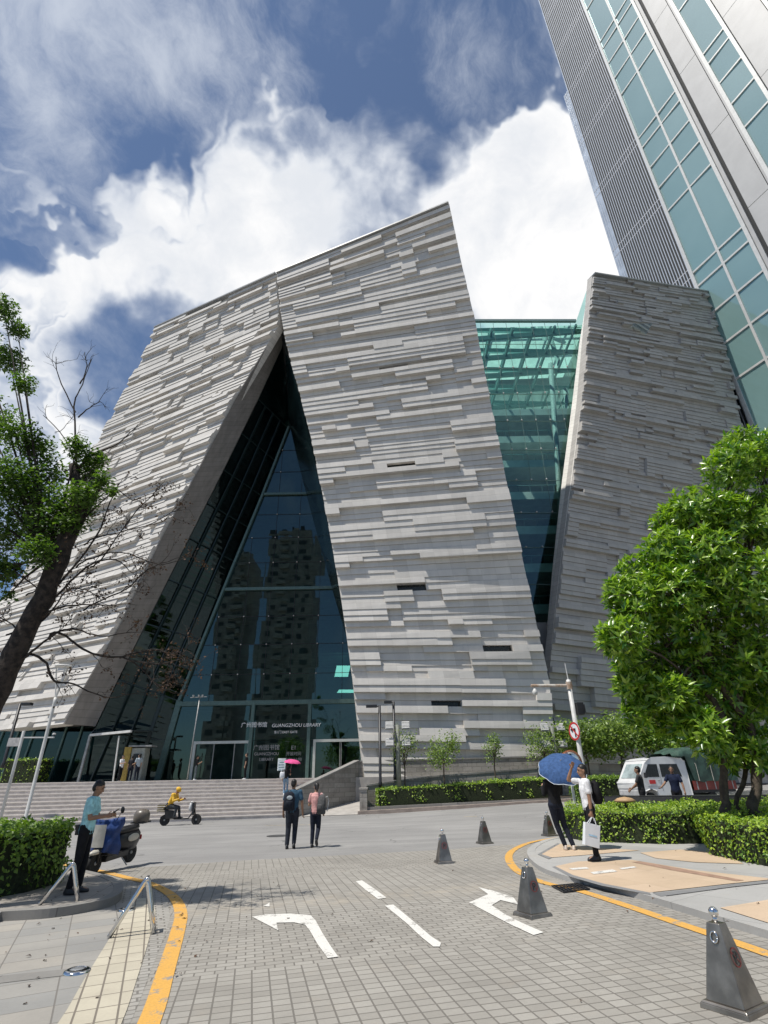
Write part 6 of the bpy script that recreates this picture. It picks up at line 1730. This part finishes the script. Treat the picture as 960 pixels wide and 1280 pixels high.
mb = MB(); mb.loft([(.62, .1, .06, 0, L_-.34), (.72, .15, .1, 0, L_-.36), (.98, .13, .08, 0, L_-.34), (1.05, .05, .04, 0, L_-.33)], 12); mb.build('hanging_bag', mat('white_plastic', (.62, .62, .62), .5, 0, .1, 20), eb, smooth=True)
mb = MB(); mb.box((0, -.22, .62), (.36, .34, .03))
for z_ in (.70, .80, .90):
    mb.box((0, -.39, z_), (.38, .02, .05)); mb.box((0, -.05, z_), (.38, .02, .05)); mb.box((-.19, -.22, z_), (.02, .36, .05)); mb.box((.19, -.22, z_), (.02, .36, .05))
mb.build('crate', mat('crate_olive', (.16, .13, .05), .6), eb)
yj = mat('yellow_jacket', (.72, .42, .03), .6, 0, .1, 5)
person('delivery rider in a yellow jacket and helmet bent forward on the electric bike', gd(ex0+.12, eY), R(-90), yj, cloth('grey_work_trousers', (.05, .055, .06)), skin_d, None, 1.86, lean=R(26), hip_z=.84, head=(R(25), 0), voxel=.015, long_sleeve=True, helmet=yj,
       legs={'L': ((-.15, .42, .74), (-.14, .50, .36), (0, 1, 0)), 'R': ((.15, .42, .74), (.15, .36, .40), (0, 1, 0))}, arms={'L': ((-.3, .35, -.9), (.2, .8, .2), (.3, 0, 1)), 'R': ((.35, .3, -.9), (-.3, .8, .3), (-.3, 0, 1))}, slim=1.42)

# ------------------------------------------------------------------ small truck behind the planter
TX = yp(795, 990, 28.3)
tr_ = thing('small_truck', 'small white cab truck with a dark green tarpaulin load behind the planter', 'truck', gd(TX.x, 28.3), R(104))
tr_.scale = (1.0, 1.0, 1.0)
# local: front faces +Y, x right
tw = mat('truck_white', (.66, .66, .65), .35, 0, .06, 2, coat=.3)
for x in (-.66, .66):
    for y in (-.25, -3.6): wheel(tr_, (x, y, .28), .28, .18)
mb = MB()
prof = [(.28, .55), (.36, .75), (.36, .98), (.22, 1.12), (-.22, 1.76), (-.36, 1.92), (-.62, 2.0), (-1.4, 2.03), (-2.25, 1.98), (-2.4, 1.85), (-2.45, .42), (-.6, .40), (-.55, .62), (-.25, .72), (.05, .62), (.10, .42)]
P1 = [V3((-.76, y, z_)) for y, z_ in prof]; mb.prism(P1, (1.52, 0, 0)); cab = mb.build('cab', tw, tr_, bevel=.085)
mb = MB(); mb.quad((-.64, .205, 1.17), (.64, .205, 1.17), (.58, -.205, 1.765), (-.58, -.205, 1.765)); mb.build('windscreen', mat('windscreen', (.30, .36, .36), .06, 0, .3, 2, spec=.9), tr_)
for sx_ in (-1, 1):
    mb = MB(); X = sx_*.768; mb.quad((X, -.02, 1.20), (X, -.85, 1.20), (X, -.85, 1.74), (X, -.36, 1.74)); mb.build('side_window', M['dark_void'], tr_)
    mb = MB(); mb.quad((X, -.98, 1.20), (X, -2.1, 1.20), (X, -1.95, 1.74), (X, -.98, 1.74)); mb.build('side_window', M['dark_void'], tr_)
    mb = MB(); mb.box((X, -.5, .82), (.012, .75, .012)); mb.box((X, -.90, 1.1), (.012, .012, .95)); mb.box((X, -.78, 1.06), (.03, .12, .025)); mb.build('door_seam', M['grey_metal'], tr_)
    mb = MB(); mb.box((sx_*.55, .325, .84), (.3, .04, .16)); mb.build('headlight', mat('lamp_glass2', (.55, .57, .58), .15), tr_, bevel=.02)
    mb = MB(); mb.box((sx_*.90, -.02, 1.28), (.14, .08, .22)); mb.bar((sx_*.76, -.05, 1.2), (sx_*.88, -.02, 1.25), .03, .03); mb.build('mirror', M['black'], tr_, bevel=.02)
mb = MB(); mb.box((-.775, -.42, 1.0), (.012, .32, .16)); mb.build('red_decal', M['red'], tr_)
mb = MB(); mb.box((0, .315, .55), (1.5, .14, .22)); mb.build('bumper', mat('bumper_grey', (.42, .42, .42), .4), tr_, bevel=.03)
mb = MB(); mb.box((0, .35, .58), (.44, .012, .13)); mb.build('licence_plate', mat('plate_blue', (.05, .12, .4), .4), tr_)
mb = MB(); mb.box((0, .335, .76), (.7, .02, .1)); mb.build('grille', M['black'], tr_)
mb = MB(); mb.box((0, -3.7, .58), (1.5, 2.5, .12)); mb.box((0, -2.2, .42), (.7, 3.6, .12)); mb.build('chassis', M['black'], tr_)
rb = mat('red_board', (.22, .04, .028), .5, 0, .2, 3)
for x, sy_, L1, cx in ((-.78, 0, 2.4, -3.8), (.78, 0, 2.4, -3.8)):
    mb = MB(); mb.box((x, cx, .82), (.04, L1, .38)); mb.build('side_board', rb, tr_)
    mb = MB()
    for k in range(5): mb.box((x*1.03, cx-1.0+k*.5, .82), (.02, .05, .36))
    mb.build('board_rib', M['grey_metal'], tr_)
tarp = mat('green_tarpaulin', (.035, .075, .055), .55, 0, .35, 3, .6, 6)
mb = MB(); vs = []; ny, nx2 = 14, 13
for i in range(ny+1):
    y = lerp(-1.7, -5.1, i/ny); fr_ = i/ny
    hgt = 2.2+.24*sstep(fr_*4)-.12*max(0, fr_-.8)*5
    for j in range(nx2+1):
        a = j/nx2*2-1
        x = max(-.86, min(.86, a*1.5)); drop = max(0, abs(a)*1.5-.86)
        yy = y
        lo = 1.0 if y < -2.55 else 2.06
        z_ = max(hgt-drop*2.1-.10*a*a, lo)+.035*math.sin(i*1.9+j)+.03*math.sin(j*2.3+i*.7)
        vs.append((x+.03*math.sin(i*2.2+j*3), yy, z_))
mb.add(vs, [(i*(nx2+1)+j, i*(nx2+1)+j+1, (i+1)*(nx2+1)+j+1, (i+1)*(nx2+1)+j) for i in range(ny) for j in range(nx2)])
mb.build('tarpaulin', tarp, tr_, smooth=True)
mb = MB()
mb.hexa([(-.75, -5.05, 1.0), (.75, -5.05, 1.0), (.75, -2.55, 1.0), (-.75, -2.55, 1.0)], [(-.7, -5.0, 2.1), (.7, -5.0, 2.1), (.7, -2.58, 2.1), (-.7, -2.58, 2.1)]); mb.build('load', tarp, tr_)
for k in range(3):
    mb = MB(); y = -2.9-k*.8; mb.tube([(-.9, y, 1.0), (-.9, y, 1.7), (-.6, y+.2, 2.32), (.6, y+.2, 2.32), (.9, y, 1.0)], .015, 5); mb.build('rope', mat('rope', (.4, .38, .33), .8), tr_)
